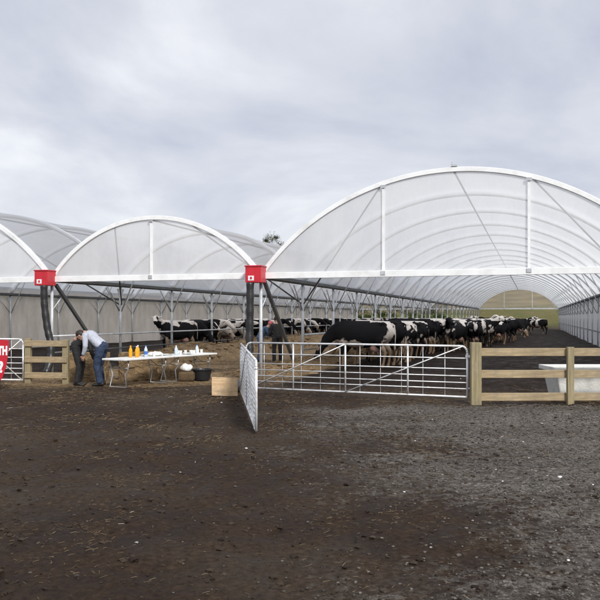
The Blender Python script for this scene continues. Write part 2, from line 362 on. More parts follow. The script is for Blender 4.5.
# ------------------------------------------------------------------ ground (one sheet to the horizon)
def sm(a, b, x):
    t = min(1, max(0, (x-a)/(b-a))); return t*t*(3-2*t)
def gh(x, y):
    u, s = US(x, y)
    v = Vector((x, y, 0))
    h = .022*noise.noise(v*.7) + .012*noise.noise(v*2.3) + .006*noise.noise(v*6.1)
    if 3 < y < 32:
        c_ = noise.cell_vector(Vector((x*3.1, y*3.1, 0))) if False else None
        h += .020*noise.noise(v*3.4+Vector((5,1,2))) - .022*max(0, noise.noise(v*4.6+Vector((9,9,1)))-.12)*2
        for off in (0, 1.55):                     # two wheel ruts curving towards the gate
            rx = -2.6 + off + .018*(y-8)**2*.6 + .15*math.sin(y*.5)
            d_ = abs(x-rx); h += (-.032*math.exp(-(d_/.13)**2) + .018*math.exp(-((d_-.26)/.10)**2))*sm(17, 14, y)*(.7+.5*noise.noise(v*2.0))
    if y > 60: h *= .3
    inr = sm(-7.5, -6.9, u)*sm(3.9, 3.3, u)*sm(S0-2.5, S0+1.5, s)*sm(S0+LEN+3, S0+LEN, s)
    inl = sm(-13.6, -14.4, u)*sm(-25.3, -24.7, u)*sm(S0-1.5, S0+1.5, s)*sm(S0+LEN+3, S0+LEN, s)
    h += .12*(inr+inl)
    bank = S0+LEN+4
    if s > bank:
        h += 3.2*sm(bank+2, bank+18, s) + 4.7*sm(bank+12, bank+70, s) + .5*noise.noise(v*.05)*sm(bank, bank+20, s)
        h += .7*noise.noise(v*.02)*sm(bank+30, bank+150, s) - 6.0*sm(bank+130, bank+500, s)
    return h
def axis(a, b, step, far, g=1.12):
    xs = list(np.arange(a, b+1e-6, step)); d = step
    x = xs[-1]
    while x < far: d *= g; x += d; xs.append(x)
    d = step; x = a; pre = []
    while x > -far: d *= g; x -= d; pre.append(x)
    return pre[::-1] + xs
xs = axis(-11, 10, .11, 2400); ys = axis(3, 31, .12, 2600)
nx, ny = len(xs), len(ys)
gv = []; za_ = []; zb_ = []
for y in ys:
    for x in xs:
        u, s = US(x, y)
        gv.append((x, y, gh(x, y)))
        n_ = noise.noise(Vector((x*.55, y*.55, 3)))*1.0 + noise.noise(Vector((x*1.9, y*1.9, 9)))*.5
        # gravel apron to the right of the gate, in front of the timber fence
        g_ = sm(15.3, 14.0, y+.7*n_)*sm(-2.2, 3.2, x + 2.0*n_ - .10*(13-y))*(.72+.28*noise.noise(Vector((x*.35,y*1.1,40))))
        st = sm(-14.2, -13.4, u+.3*n_)*sm(-5.3, -6.3, u+.5*n_)*sm(17.0, 20.5, s+1.5*n_)*sm(S0+LEN+6, S0+LEN, s)
        st = max(st, .8*sm(17.6, 19.2, y+n_)*sm(-8.5,-7,x)*sm(-1.6,-2.6,x)*sm(23, 21, y))
        gr = max(sm(S0+LEN+3, S0+LEN+6, s+n_), sm(-26, -28, u), sm(6, 8, u+n_), sm(2, -2, y+n_)*0)
        if s < S0-4 and y < 17 and abs(x) < 60: gr *= 0
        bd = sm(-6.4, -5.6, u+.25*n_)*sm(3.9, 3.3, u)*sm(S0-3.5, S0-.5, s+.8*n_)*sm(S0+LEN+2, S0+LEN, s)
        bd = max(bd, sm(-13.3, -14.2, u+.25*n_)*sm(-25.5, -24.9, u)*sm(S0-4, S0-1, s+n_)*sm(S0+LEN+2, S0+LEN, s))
        br = sm(S0+LEN+17, S0+LEN+26, s+2*n_)
        za_ += [g_, st, gr, 1.0]; zb_ += [bd, br, 0, 1.0]
gf = [(j*nx+i, j*nx+i+1, (j+1)*nx+i+1, (j+1)*nx+i) for j in range(ny-1) for i in range(nx-1)]
gm = bpy.data.meshes.new('ground'); gm.from_pydata(gv, [], gf)
gm.polygons.foreach_set('use_smooth', [True]*len(gm.polygons))
a1 = gm.color_attributes.new('zone', 'FLOAT_COLOR', 'POINT'); a1.data.foreach_set('color', za_)
a2 = gm.color_attributes.new('bed', 'FLOAT_COLOR', 'POINT'); a2.data.foreach_set('color', zb_)
go = bpy.data.objects.new('ground', gm); col.objects.link(go); go['kind'] = 'structure'
def ground_mat():
    m, n, b = mat_new('ground_cover'); K = n.nodes.new; C = n.links.new
    t = K('ShaderNodeTexCoord')
    def nz(scale, det=8, rough=.65, dist=0):
        x = K('ShaderNodeTexNoise'); x.inputs['Scale'].default_value = scale; x.inputs['Detail'].default_value = det
        x.inputs['Roughness'].default_value = rough; x.inputs['Distortion'].default_value = dist; C(t.outputs['Object'], x.inputs['Vector']); return x.outputs['Fac']
    def ramp(f, *st):
        r = K('ShaderNodeValToRGB'); C(f, r.inputs[0]); els = r.color_ramp.elements
        for i, (p, c) in enumerate(st):
            el = els[i] if i < 2 else els.new(p)
            el.position = p; el.color = c+(1,)
        return r.outputs[0]
    def mixc(f, a, bb):
        x = K('ShaderNodeMix'); x.data_type = 'RGBA'; C(f, x.inputs['Factor']); C(a, x.inputs[6]); C(bb, x.inputs[7]); return x.outputs[2]
    def mr(f, a, bb, c=0.0, d=1.0):
        x = K('ShaderNodeMapRange'); C(f, x.inputs[0]); x.inputs[1].default_value = a; x.inputs[2].default_value = bb; x.inputs[3].default_value = c; x.inputs[4].default_value = d; return x.outputs[0]
    def mth(op, a, bb):
        x = K('ShaderNodeMath'); x.operation = op
        for i, q in enumerate((a, bb)):
            if isinstance(q, (int, float)): x.inputs[i].default_value = q
            else: C(q, x.inputs[i])
        return x.outputs[0]
    fine = nz(18, 10, .72, .4); mid = nz(2.2, 8, .65, .6); big = nz(.35, 4, .5)
    mud = mixc(mr(mid, .38, .62), ramp(fine, (.3, (.009,.005,.0035)), (.72, (.036,.022,.014))), ramp(fine, (.3, (.014,.008,.005)), (.72, (.076,.049,.031))))
    dry = ramp(fine, (.3, (.028,.019,.013)), (.7, (.10,.075,.052)))
    mud = mixc(mr(big, .45, .62, 0, .6), mud, dry)
    vo = K('ShaderNodeTexVoronoi'); vo.inputs['Scale'].default_value = 34; C(t.outputs['Object'], vo.inputs['Vector'])
    sv = K('ShaderNodeSeparateColor'); C(vo.outputs['Color'], sv.inputs[0])
    grav = ramp(sv.outputs[0], (0, (.065,.057,.049)), (1, (.30,.275,.25)), (.6, (.16,.146,.13)))
    grav = mixc(mr(fine, .42, .6), grav, ramp(mid, (.35, (.028,.02,.015)), (.65, (.135,.12,.10))))
    straw = ramp(nz(26, 8, .75, 1.4), (.3, (.08,.05,.026)), (.72, (.40,.28,.16)), (.5, (.22,.15,.08)))
    straw = mixc(mr(mid, .5, .68, 0, .75), straw, mud)
    grass = ramp(nz(.12, 7, .6), (.35, (.10,.095,.03)), (.62, (.055,.09,.018)), (.5, (.085,.10,.028)))
    grass = mixc(mr(nz(.5, 8, .8), .42, .6, 0, .75), grass, ramp(fine, (.3, (.17,.11,.055)), (.7, (.10,.095,.03))))
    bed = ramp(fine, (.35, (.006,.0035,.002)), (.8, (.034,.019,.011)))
    za = K('ShaderNodeAttribute'); za.attribute_name = 'zone'; sz = K('ShaderNodeSeparateColor'); C(za.outputs['Color'], sz.inputs[0])
    zb = K('ShaderNodeAttribute'); zb.attribute_name = 'bed'; sb = K('ShaderNodeSeparateColor'); C(zb.outputs['Color'], sb.inputs[0])
    rag = mr(nz(9, 9, .8), .35, .65, -.6, .6)
    def edge(o): return mr(mth('ADD', o, mth('MULTIPLY', rag, mth('MULTIPLY', mth('MULTIPLY', o, mth('SUBTRACT', 1.0, o)), 4))), .25, .75)
    c = mixc(edge(sz.outputs[0]), mud, grav)
    c = mixc(edge(sz.outputs[1]), c, straw)
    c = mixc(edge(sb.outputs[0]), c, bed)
    dryg = ramp(nz(.2, 7, .6), (.35, (.13,.10,.05)), (.65, (.24,.19,.10)))
    c = mixc(sz.outputs[2], c, mixc(sb.outputs[1], grass, dryg))
    C(c, b.inputs['Base Color'])
    C(mr(mid, .35, .6, .55, .95), b.inputs['Roughness']); b.inputs['Specular IOR Level'].default_value = .12
    bp = K('ShaderNodeBump'); bp.inputs['Strength'].default_value = .8; bp.inputs['Distance'].default_value = .03
    C(mth('ADD', fine, mth('MULTIPLY', mid, 1.2)), bp.inputs['Height']); C(bp.outputs[0], b.inputs['Normal'])
    return m
gm.materials.append(ground_mat())

# ------------------------------------------------------------------ the shelter: three arched spans
barn = empty('cattle_shelter', W(0, S0, 0), -TH)
tag(barn, 'long three-span arched cattle shelter of clear plastic film on galvanised steel frames', 'cattle shelter')
class Arc:
    def __init__(s, i):
        s.a, s.b = UG[i], UG[i+1]; s.c = (s.a+s.b)/2; s.h = (s.b-s.a)/2; s.r = RISE[i]
        s.R = (s.h**2 + s.r**2)/(2*s.r); s.zc = HG + s.r - s.R; s.al = math.asin(s.h/s.R)
    def pt(s, q, off=0.0, y=0.0):                # q in -1..1
        return Vector((s.c + (s.R+off)*math.sin(q*s.al), y, s.zc + (s.R+off)*math.cos(q*s.al)))
    def z(s, u): return s.zc + math.sqrt(s.R**2 - (u-s.c)**2)
ARC = [Arc(0), Arc(1), Arc(2)]
def reframe(o): return o
# arches: each bay's hoop is a part; one mesh per span, copied down the tunnel
for i, A in enumerate(ARC):
    m = MB(); m.tube([A.pt(q) for q in np.linspace(-1, 1, 41)], [(.035, .095)]*41, 4, side=(0,1,0))
    me = m.mesh('arch', True); me.materials.append(M['hoop'])
    for k in range(1, NB):
        o = bpy.data.objects.new('arch', me); col.objects.link(o); o.parent = barn; o.location = (0, k*BAY, 0)
    for k in (0, NB):                             # end arches: pale film-locking profile
        m = MB(); m.tube([A.pt(q) for q in np.linspace(-1, 1, 61)], [(.075, .085)]*61, 4, side=(0,1,0))
        m.build('end_arch', M['white_tube'], barn, loc=(0, k*BAY, 0), bevel=.01)
    # roof skin: sagging slightly between hoops
    vs = []; ni = 41; nj = NB*6+1
    for j in range(nj):
        y = j*BAY/6; ph = (j % 6)/6; sag = .05*math.sin(math.pi*ph)
        for q in np.linspace(-1, 1, ni): vs.append(A.pt(q, .075-sag*(1-abs(q)**4), y))
    fs = [(j*ni+a, j*ni+a+1, (j+1)*ni+a+1, (j+1)*ni+a) for j in range(nj-1) for a in range(ni-1)]
    m = MB(); m.add(vs, fs); m.build('roof_film', M['film_roof'], barn, smooth=True)
    # ridge purlin + two side purlins
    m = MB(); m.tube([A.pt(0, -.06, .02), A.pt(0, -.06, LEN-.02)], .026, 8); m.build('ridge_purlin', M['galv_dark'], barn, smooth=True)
    # gables at both ends: film, tie beam, mullions
    for y, end in ((0.0, 0), (LEN, 1)):
        g = MB(); qs = np.linspace(-1, 1, 41)
        top = [A.pt(q, -.03, y) for q in qs]; vs = []
        for p in top:
            for t in (0, .33, .66, 1):
                vs.append((p.x, y + (.02*math.sin(p.x*3+t*5)*math.sin(math.pi*t)), HG+.05 + (max(p.z, HG+.06)-HG-.05)*t))
        fs = [(a*4+b, (a+1)*4+b, (a+1)*4+b+1, a*4+b+1) for a in range(40) for b in range(3)]
        g.add(vs, fs); g.build('gable_film', M['film_far' if end else 'film_gable'], barn, smooth=True)
        m = MB(); m.bar((A.a+.06, y-.05 if not end else y+.05, HG), (A.b-.06, y-.05 if not end else y+.05, HG), .09, .17)
        m.build('tie_beam', M['white_tube'], barn, bevel=.008)
        for du in ([-1.84, 1.84] if i != 1 else [0]):
            zt = A.z(A.c+du) - .06
            m = MB(); m.bar((A.c+du, y-.03, HG+.09), (A.c+du, y-.03, zt), .065, .06); mo = m.build('mullion', M['white_tube'], barn)
            m = MB(); m.box((A.c+du, y-.075, zt-.03), (.14,.02,.08)); m.build('clamp', M['galv'], mo)
            m = MB(); m.box((A.c+du, y-.105, HG+.02), (.12,.015,.1)); m.build('clamp', M['galv'], mo)
    # slanting wind braces from the first columns to the front arch
    for sgn, us in ((1, A.a), (-1, A.b)):
        u2 = us + sgn*(A.b-A.a)*.315
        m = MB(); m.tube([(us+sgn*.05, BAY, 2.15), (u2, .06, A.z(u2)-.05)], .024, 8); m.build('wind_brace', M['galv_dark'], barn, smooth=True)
# ridge fitting on the front of the wide span
m = MB(); m.box(ARC[2].pt(0, .10, -.02), (.16,.1,.05)); m.tube([ARC[2].pt(-.008,.1,-.02), ARC[2].pt(-.008,.2,-.02)], .015, 6); m.build('ridge_bracket', M['galv'], barn)
# gutters
for i, u in enumerate(UG):
    m = MB()
    prof = [(-.13,.04),(-.12,-.05),(-.05,-.085),(.05,-.085),(.12,-.05),(.13,.04),(.115,.04),(.11,-.04),(.045,-.07),(-.045,-.07),(-.11,-.04),(-.115,.04)]
    vs = [(u+a, y, HG+b) for y in (0.06, LEN-.06) for a, b in prof]; k = len(prof)
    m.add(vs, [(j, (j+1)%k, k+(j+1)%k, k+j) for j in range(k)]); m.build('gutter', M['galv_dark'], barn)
# columns with braces (a sub-part tree, copied)
def column(u, y, i, first=None):
    c = MB(); c.bar((0,0,-.3), (0,0,HG-.145), .075, .075)
    return c
for i, u in enumerate(UG):
    cm = MB(); cm.tube([(0,0,-.3),(0,0,HG-.088)], .048, 10); cme = cm.mesh('column', True); cme.materials.append(M['galv'])
    gs = MB()
    for s in (-1, 1): gs.add([(0,.02*0+s*.03,HG-.15),(0,s*.24,HG-.15),(0,s*.03,HG-.5),(.012,s*.03,HG-.15),(.012,s*.24,HG-.15),(.012,s*.03,HG-.5)], [(0,1,2),(5,4,3),(0,3,4,1),(1,4,5,2),(2,5,3,0)])
    gme = gs.mesh('gusset_plate'); gme.materials.append(M['galv'])
    lb = []
    for s in (-1, 1):
        b = MB(); b.tube([(0, s*.045, 1.93), (0, s*.95, HG-.15)], .021, 8); me = b.mesh('knee_brace', True); me.materials.append(M['galv']); lb.append(me)
    hb = []
    for s, j in ((-1, i-1), (1, i)):
        if 0 <= j < 3:
            A = ARC[j]; du = 1.15 if j != 1 else .85
            b = MB(); b.tube([(s*.045, 0, 1.9), (s*du, 0, A.z(u+s*du)-.03)], .022, 8); me = b.mesh('roof_brace', True); me.materials.append(M['galv']); hb.append(me)
    for k in range(NB+1):
        o = bpy.data.objects.new('column', cme); col.objects.link(o); o.parent = barn; o.location = (u, k*BAY, 0)
        for me in [gme]+lb+hb:
            if k == 0 and me in (lb[0], gme): continue
            if k == NB and me == lb[1]: continue
            if k == 0 and me in hb: continue
            q = bpy.data.objects.new(me.name.split('.')[0], me); col.objects.link(q); q.parent = o
    # rake strut from the head of the first column back to the ground
    if i in (1, 2):
        m = MB(); m.bar((u+.07, .1, HG-.16), (u+.07, BAY-.7, -.1), .09, .09); m.build('rake_strut', M['galv_dark'], barn)
# side walls
for u, mt, z0, z1, s in ((UG[0]-.09, M['wall_cloth'], -.1, HG+.3, -1), (UG[3]+.09, M['film_wall'], -.1, HG-.05, 1)):
    vs = []; nj = NB*8+1; zs = np.linspace(z0, z1, 7)
    for j in range(nj):
        y = j*BAY/8
        for a, z in enumerate(zs):
            bul = .06*math.sin(math.pi*(j % 8)/8)*math.sin(math.pi*a/6) if s > 0 else .012*noise.noise(Vector((y, z*2, 0)))
            vs.append((u+s*bul, y, z))
    fs = [(j*7+a, (j+1)*7+a, (j+1)*7+a+1, j*7+a+1) for j in range(nj-1) for a in range(6)]
    m = MB(); m.add(vs, fs); m.build('side_wall', mt, barn, smooth=True)
    m = MB(); m.bar((u-s*.05, 0, .9), (u-s*.05, LEN, .9), .03, .05) if s > 0 else m.bar((u+.03, 0, HG+.31), (u+.03, LEN, HG+.31), .04, .06)
    m.build('wall_rail', M['galv_dark'], barn)
# feed rails along the lane
for u, y0 in ((UG[1], -.3), (UG[2], BAY)):
    m = MB(); m.tube([(u+.07, y0, 1.12), (u+.07, LEN, 1.12)], .03, 8); m.build('feed_rail', M['galv'], barn, smooth=True)
    m = MB(); m.tube([(u+.07, y0, .62), (u+.07, LEN, .62)], .02, 8); m.build('feed_rail', M['galv_dark'], barn, smooth=True)
# rain heads and black drain pipes at the front ends of the gutters
def inv(x, y, z):                                # world -> barn local
    u, s = US(x, y); return (u, s-S0, z)
for u, pipe in ((UG[2], [(-1.36,20.72,2.64),(-1.36,20.68,1.9),(-1.37,20.62,1.1),(-1.35,20.5,.55),(-1.33,20.1,.2),(-1.36,19,.13),(-1.42,17.6,.12),(-1.46,16.5,.12)]),
                (UG[1], [(-7.62,22.62,2.64),(-7.6,22.6,2.1),(-7.5,22.55,1.4),(-7.38,22.5,.9),(-7.36,22.4,.4),(-7.42,22.2,.05)])):
    m = MB(); m.box((u-.06, -.25, HG+.02), (.46,.42,.44)); rb = m.build('rainwater_head', M['red'], barn, bevel=.015)
    m = MB(); m.box((u-.06, -.25, HG+.25), (.5,.46,.035)); m.build('lid', M['red'], rb, bevel=.006)
    m = MB(); m.box((u-.12, -.463, HG-.08), (.17,.006,.13)); m.build('sticker', M['label_white'], rb)
    m = MB(); m.ell((u-.12, -.468, HG-.08), (.035,.004,.04), 10, 6); m.build('emblem', M['red'], rb)
    P = [Vector(inv(*p)) for p in pipe]; Q = []
    for a in range(len(P)-1):                     # Catmull-Rom
        p0, p1, p2, p3 = P[max(a-1,0)], P[a], P[a+1], P[min(a+2, len(P)-1)]
        for t in np.linspace(0, 1, 9)[:-1]:
            Q.append(.5*((2*p1) + (p2-p0)*t + (2*p0-5*p1+4*p2-p3)*t*t + (3*p1-p0-3*p2+p3)*t**3))
    Q.append(P[-1])
    rad = [.105 + .006*math.sin(k*1.7) for k in range(len(Q))]
    m = MB(); m.tube(Q, rad, 14); m.build('drain_pipe', M['black_pipe'], barn, smooth=True)

# ------------------------------------------------------------------ timber fences
def gz(x, y): return gh(x, y)
def post(parent, x, y, w, h, t=.1, rz=0):
    m = MB(); m.box((0,0,(h-.3)/2), (w,t,h+.3)); return m.build('post', M['post_wood'], parent, bevel=.008, loc=(x, y, 0), rz=rz)
f1 = empty('timber_fence', (3.42, 14.8, gz(3.42,14.8)))
tag(f1, 'long pale three-rail timber fence with thick end post in front of the open right span', 'fence')
post(f1, 0, 0, .2, 1.21, .16); 
for k, xx in enumerate((1.85, 3.7, 5.55, 7.4)): post(f1, xx, .02, .13, 1.12, .09)
for z in (.15, .59, 1.03):
    for a, b in ((.104, 3.76), (3.764, 7.5)):
        m = MB(); m.box(((0,0,0)), (b-a, .045, .155))
        o = m.build('rail', M['rail_wood'], f1, bevel=.006, loc=((a+b)/2, .092, z+.012*random.uniform(-1,1))); o.rotation_euler.y = R(random.uniform(-.3,.3))
f2 = empty('timber_fence', (-6.97, 19.5, gz(-6.97,19.5)), R(-6))
tag(f2, 'short pale timber fence panel of three rails left of the bending man', 'fence')
post(f2, 0, 0, .15, 1.16, .12); post(f2, 1.0, 0, .15, 1.13, .12)
for z in (.22, .62, 1.03):
    m = MB(); m.box((0,0,0), (1.12,.04,.15)); m.build('rail', M['rail_wood'], f2, bevel=.006, loc=(.5, -.083, z))

for f_, ys_, xs_ in ((f1, .067, (0,1.85,3.7,5.55)), (f2, -.106, (0,1.0))):
    for z in ((.15,.59,1.03) if f_ is f1 else (.22,.62,1.03)):
        for x_ in xs_:
            for dz in (-.04,.04):
                if f_ is f2: m = MB(); m.ell((x_+.01, ys_, z+dz), (.007,.004,.007), 8, 4); m.build('nail_head', M['galv_dark'], f_)
# ------------------------------------------------------------------ steel gates
def gate(name, p0, p1, label, zb0, zb1, group=None, H=1.0, nv=8, braces=(), thick=(), mat=M['galv_gate'], rails=(.16,.28,.41,.55,.76), mesh=False):
    p0 = Vector(p0); p1 = Vector(p1); Ln = (p1-p0).length; ang = math.atan2(p1.y-p0.y, p1.x-p0.x)
    g = empty(name, (p0.x, p0.y, 0), ang); tag(g, label, 'gate', group)
    def zb(t): return zb0 + (zb1-zb0)*t
    c = .13; m = MB()
    pts = [(0,0,zb(0)), (Ln,0,zb(1)), (Ln,0,zb(1)+H-c)] + [(Ln-c+c*math.cos(a), 0, zb(1)+H-c+c*math.sin(a)) for a in np.linspace(0, math.pi/2, 6)[1:]] \
        + [(c-c*math.sin(a), 0, zb(0)+H-c+c*math.cos(a)) for a in np.linspace(0, math.pi/2, 6)] 
    # closed loop as straight tubes
    pts2 = pts + [pts[0]]
    for a, b in zip(pts2[:-1], pts2[1:]): m.tube([a, b], .021, 8)
    m.build('frame', mat, g, smooth=True)
    for r in rails:
        m = MB(); m.tube([(.0,0,zb(0)+r*H),(Ln,0,zb(1)+r*H)], .011 if not mesh else .009, 6); m.build('bar', mat, g, smooth=True)
    for t in thick:
        m = MB(); m.tube([(Ln*t,0,zb(t)),(Ln*t,0,zb(t)+H)], .019, 8); m.build('upright', mat, g, smooth=True)
    for k in range(1, nv):
        t = k/nv
        m = MB(); m.tube([(Ln*t,.012,zb(t)),(Ln*t,.012,zb(t)+H)], .006, 6); m.build('stay_wire', mat, g, smooth=True)
    for t0, t1, up in braces:
        m = MB(); a, b = (0, H) if up else (H, 0)
        m.tube([(Ln*t0,-.02,zb(t0)+a),(Ln*t1,-.02,zb(t1)+b)], .012, 6); m.build('diagonal_brace', mat, g, smooth=True)
    return g, Ln
g1, Ln = gate('steel_gate', (-1.2, 16.9, 0), (3.28, 14.9, 0), 'long closed tubular steel gate hung on the thick timber end post', .13, .13, 'tubular steel gates',
      1.0, 11, ((.02,.48,1),(.48,.985,1)), (.235,.48,.755))
m = MB(); m.box((Ln+.03,0,.93),(.12,.05,.05)); m.tube([(Ln+.0,0,.3),(Ln+.12,0,.3)],.014,6); m.tube([(Ln+.03,0,.93),(Ln+.22,-.07,.92)],.012,6); m.build('hinge', M['galv_gate'], g1)
gate('steel_gate', (-1.27, 16.3, 0), (-.63, 10.95, 0), 'pale steel gate swung open towards the viewer, seen almost edge on', .13, .07, 'tubular steel gates',
      1.0, 88, ((.02,.5,1),(.5,.98,0)), (.0,.5), rails=(.07,.14,.21,.28,.35,.42,.49,.56,.63,.7,.77,.84,.91), mesh=True)
gate('steel_gate', (-9.3, 19.6, 0), (-7.05, 19.35, 0), 'pale steel gate behind the red banner at the left edge', .1, .1, 'tubular steel gates',
      1.04, 7, ((.45,.99,0),(.45,.99,1)), (.45,))

# ------------------------------------------------------------------ red banner with white lettering
bn = empty('red_banner', (-6.98, 17.55, gz(-6.98,17.55)), R(-4))
tag(bn, 'red fabric banner with white capital letters at the left edge', 'banner')
pts = [(.27,1.17),(-.75,1.23),(-.95,.9),(-.85,.4),(-.5,.12),(-.2,.10),(.0,.16),(.12,.32),(.21,.6),(.26,.95)]
m = MB(); k = len(pts)
m.add([(a,y,b) for y in (-.008,.008) for a,b in pts], [tuple(range(k)), tuple(range(2*k-1,k-1,-1))] + [((j+1)%k, j, k+j, k+(j+1)%k) for j in range(k)])
m.build('cloth', M['sign_red'], bn)
m = MB(); m.tube([(-.75,.02,1.24),(-.98,.02,.85),(-.8,.02,.3),(-.7,.02,-.1)], .012, 6); m.build('pole', M['galv_dark'], bn)
def text(body, size, loc, parent, mat, name='lettering', align='RIGHT'):
    c = bpy.data.curves.new(name, 'FONT'); c.body = body; c.size = size; c.extrude = .002; c.align_x = align; c.offset = .012*size/.2
    o = bpy.data.objects.new('t', c); col.objects.link(o)
    dg = bpy.context.evaluated_depsgraph_get(); me = bpy.data.meshes.new_from_object(o.evaluated_get(dg)); bpy.data.objects.remove(o)
    me.materials.clear(); q = bpy.data.objects.new(name, me); col.objects.link(q); me.materials.append(mat)
    q.parent = parent; q.location = loc; q.rotation_euler = (R(90),0,0); return q
q = text('TH', .27, (.235,-.012,.84), bn, M['label_white']); q.scale = (.62,1,1)
q = text('?', .33, (.13,-.012,.44), bn, M['label_white']); q.scale = (.8,1,1)

# ------------------------------------------------------------------ trough behind the timber fence
tr = empty('water_trough', (6.55, 15.9, gz(6.55,15.9)))
tag(tr, 'long white water trough behind the timber fence rails', 'trough')
m = MB(); wt, wb, ht, dt, db = 1.35, 1.22, .68, .46, .38
vs = []
for (hx, hy, z) in ((wb,db,0),(wt,dt,ht),(wt-.06,dt-.06,ht),(wb-.08,db-.08,.1)):
    vs += [(-hx,-hy,z),(hx,-hy,z),(hx,hy,z),(-hx,hy,z)]
fs = [(3,2,1,0)] + [(a*4+j, a*4+(j+1)%4, (a+1)*4+(j+1)%4, (a+1)*4+j) for a in range(3) for j in range(4)] + [(12,13,14,15)]
m.add(vs, fs); m.build('basin', M['plaster'], tr, bevel=.05)
m = MB()
for c_, d_ in (((0,-dt-.02,ht-.04),(2*wt+.1,.06,.09)),((0,dt+.02,ht-.04),(2*wt+.1,.06,.09)),((-wt-.02,0,ht-.04),(.06,2*dt-.02,.09)),((wt+.02,0,ht-.04),(.06,2*dt-.02,.09))): m.box(c_, d_)
m.build('rim', M['plaster'], tr, bevel=.012)
m = MB(); m.box((0,0,ht-.12),(2*wt-.2,2*dt-.2,.02)); m.build('water', M['water'], tr)

# ------------------------------------------------------------------ folding tables and what stands on them
TD = Vector((.5,.866,0)); TP = Vector((.866,-.5,0)); TZ = .685
tang = math.atan2(TD.y, TD.x)
def table(c, label):
    t = empty('folding_table', c, tang); tag(t, label, 'table', 'white folding tables')
    m = MB(); m.box((0,0,TZ-.02),(1.8,.74,.045)); m.build('table_top', M['table_white'], t, bevel=.012)
    for s in (-1,1):
        x = s*.68
        m = MB(); m.tube([(x+.0,-.28,TZ-.05),(x,-.27,.42),(x+s*.03,-.2,.3),(x+s*.05,-.27,.0),(x+s*.05,.27,.0),(x+s*.03,.2,.3),(x,.27,.42),(x,.28,TZ-.05)], .016, 8)
        m.tube([(x,-.27,.45),(x,.27,.45)], .012, 6); m.build('leg', M['table_leg'], t, smooth=True)
        m = MB(); m.tube([(x,0,.45),(x-s*.34,0,TZ-.045)], .010, 6); m.build('leg_brace', M['table_leg'], t, smooth=True)
    return t
T0 = Vector((-4.45, 18.05, .02))
c1 = T0 + TD*.92; c2 = T0 + TD*2.78
table(c1, 'white folding table nearer the bending man, with orange juice bottles')
table(c2, 'white folding table farther from the bending man, with papers and cups')
def ontop(c, a, b): p = c + TD*a + TP*b; return (p.x, p.y, c.z+TZ+.004)
def bottle(c, a, b, h, mat, capm, label, cat='bottle', group=None, lab=None):
    o = empty('bottle', ontop(c,a,b)); tag(o, label, cat, group)
    m = MB(); m.lathe((0,0,0), [(.03,0),(.042,.01),(.045,h*.55),(.04,h*.68),(.018,h*.86),(.017,h*.93)], 14); m.build('body', mat, o, smooth=True)
    m = MB(); m.lathe((0,0,0), [(.02,h*.932),(.02,h),(.016,h*1.005)], 12); m.build('cap', capm, o)
    if lab: m = MB(); m.lathe((0,0,0), [(.046,h*.2),(.046,h*.5)], 14); m.build('paper_label', lab, o)
bottle(c1,-.25,-.05,.29,M['juice'],M['juice'],'orange juice bottle, leftmost of the three on the nearer table',group='orange juice bottles')
bottle(c1,-.12,.03,.27,M['juice'],M['label_white'],'orange juice bottle, middle of the three on the nearer table',group='orange juice bottles')
bottle(c1,-.0,-.04,.29,M['juice'],M['label_white'],'orange juice bottle, rightmost of the three on the nearer table',group='orange juice bottles')
bottle(c1,.18,.06,.28,M['clear'],M['blue_label'],'clear water bottle beside the orange juice bottles',lab=M['blue_label'])
bottle(c2,-.55,.1,.24,M['clear'],M['label_white'],'small clear bottle at the near end of the farther table')
bottle(c2,.62,-.12,.22,M['clear'],M['blue_label'],'small clear bottle with blue cap at the far end of the farther table')
def cup(c,a,b,label,grp='white cups on the tables'):
    o = MB(); o.lathe((0,0,0), [(.028,0),(.038,.09),(.041,.095),(.041,.1),(.036,.1),(.034,.09),(.025,.01)], 12)
    q = o.build('paper_cup', M['paper'], smooth=False); q.location = ontop(c,a,b); tag(q, label, 'cup', 'white cups on the tables')
cup(c2,-.3,.05,'white cup near the middle of the farther table, in front of others')
cup(c2,-.22,-.1,'white cup at the back middle of the farther table')
cup(c2,.35,.1,'white cup towards the far end of the farther table')
cup(c1,.42,.12,'lone white cup right of the water bottle')
for a, b in ((-.02,.2),(.04,.12),(.08,.2),(-.06,.02),(.5,.0),(.56,.08)):
    cup(c2,a,b,'white cup in one of the small clusters of cups on the farther table')
for k in range(4):
    m = MB(); m.lathe((0,0,k*.008), [(.05,0),(.085,.012),(.088,.014),(.088,.016),(.05,.004)], 18); q = m.build('paper_plate', M['paper']); q.location = ontop(c1,.36,-.16); tag(q, 'one of the white plates stacked on the nearer table behind the water bottle', 'plate', 'stacked white plates')
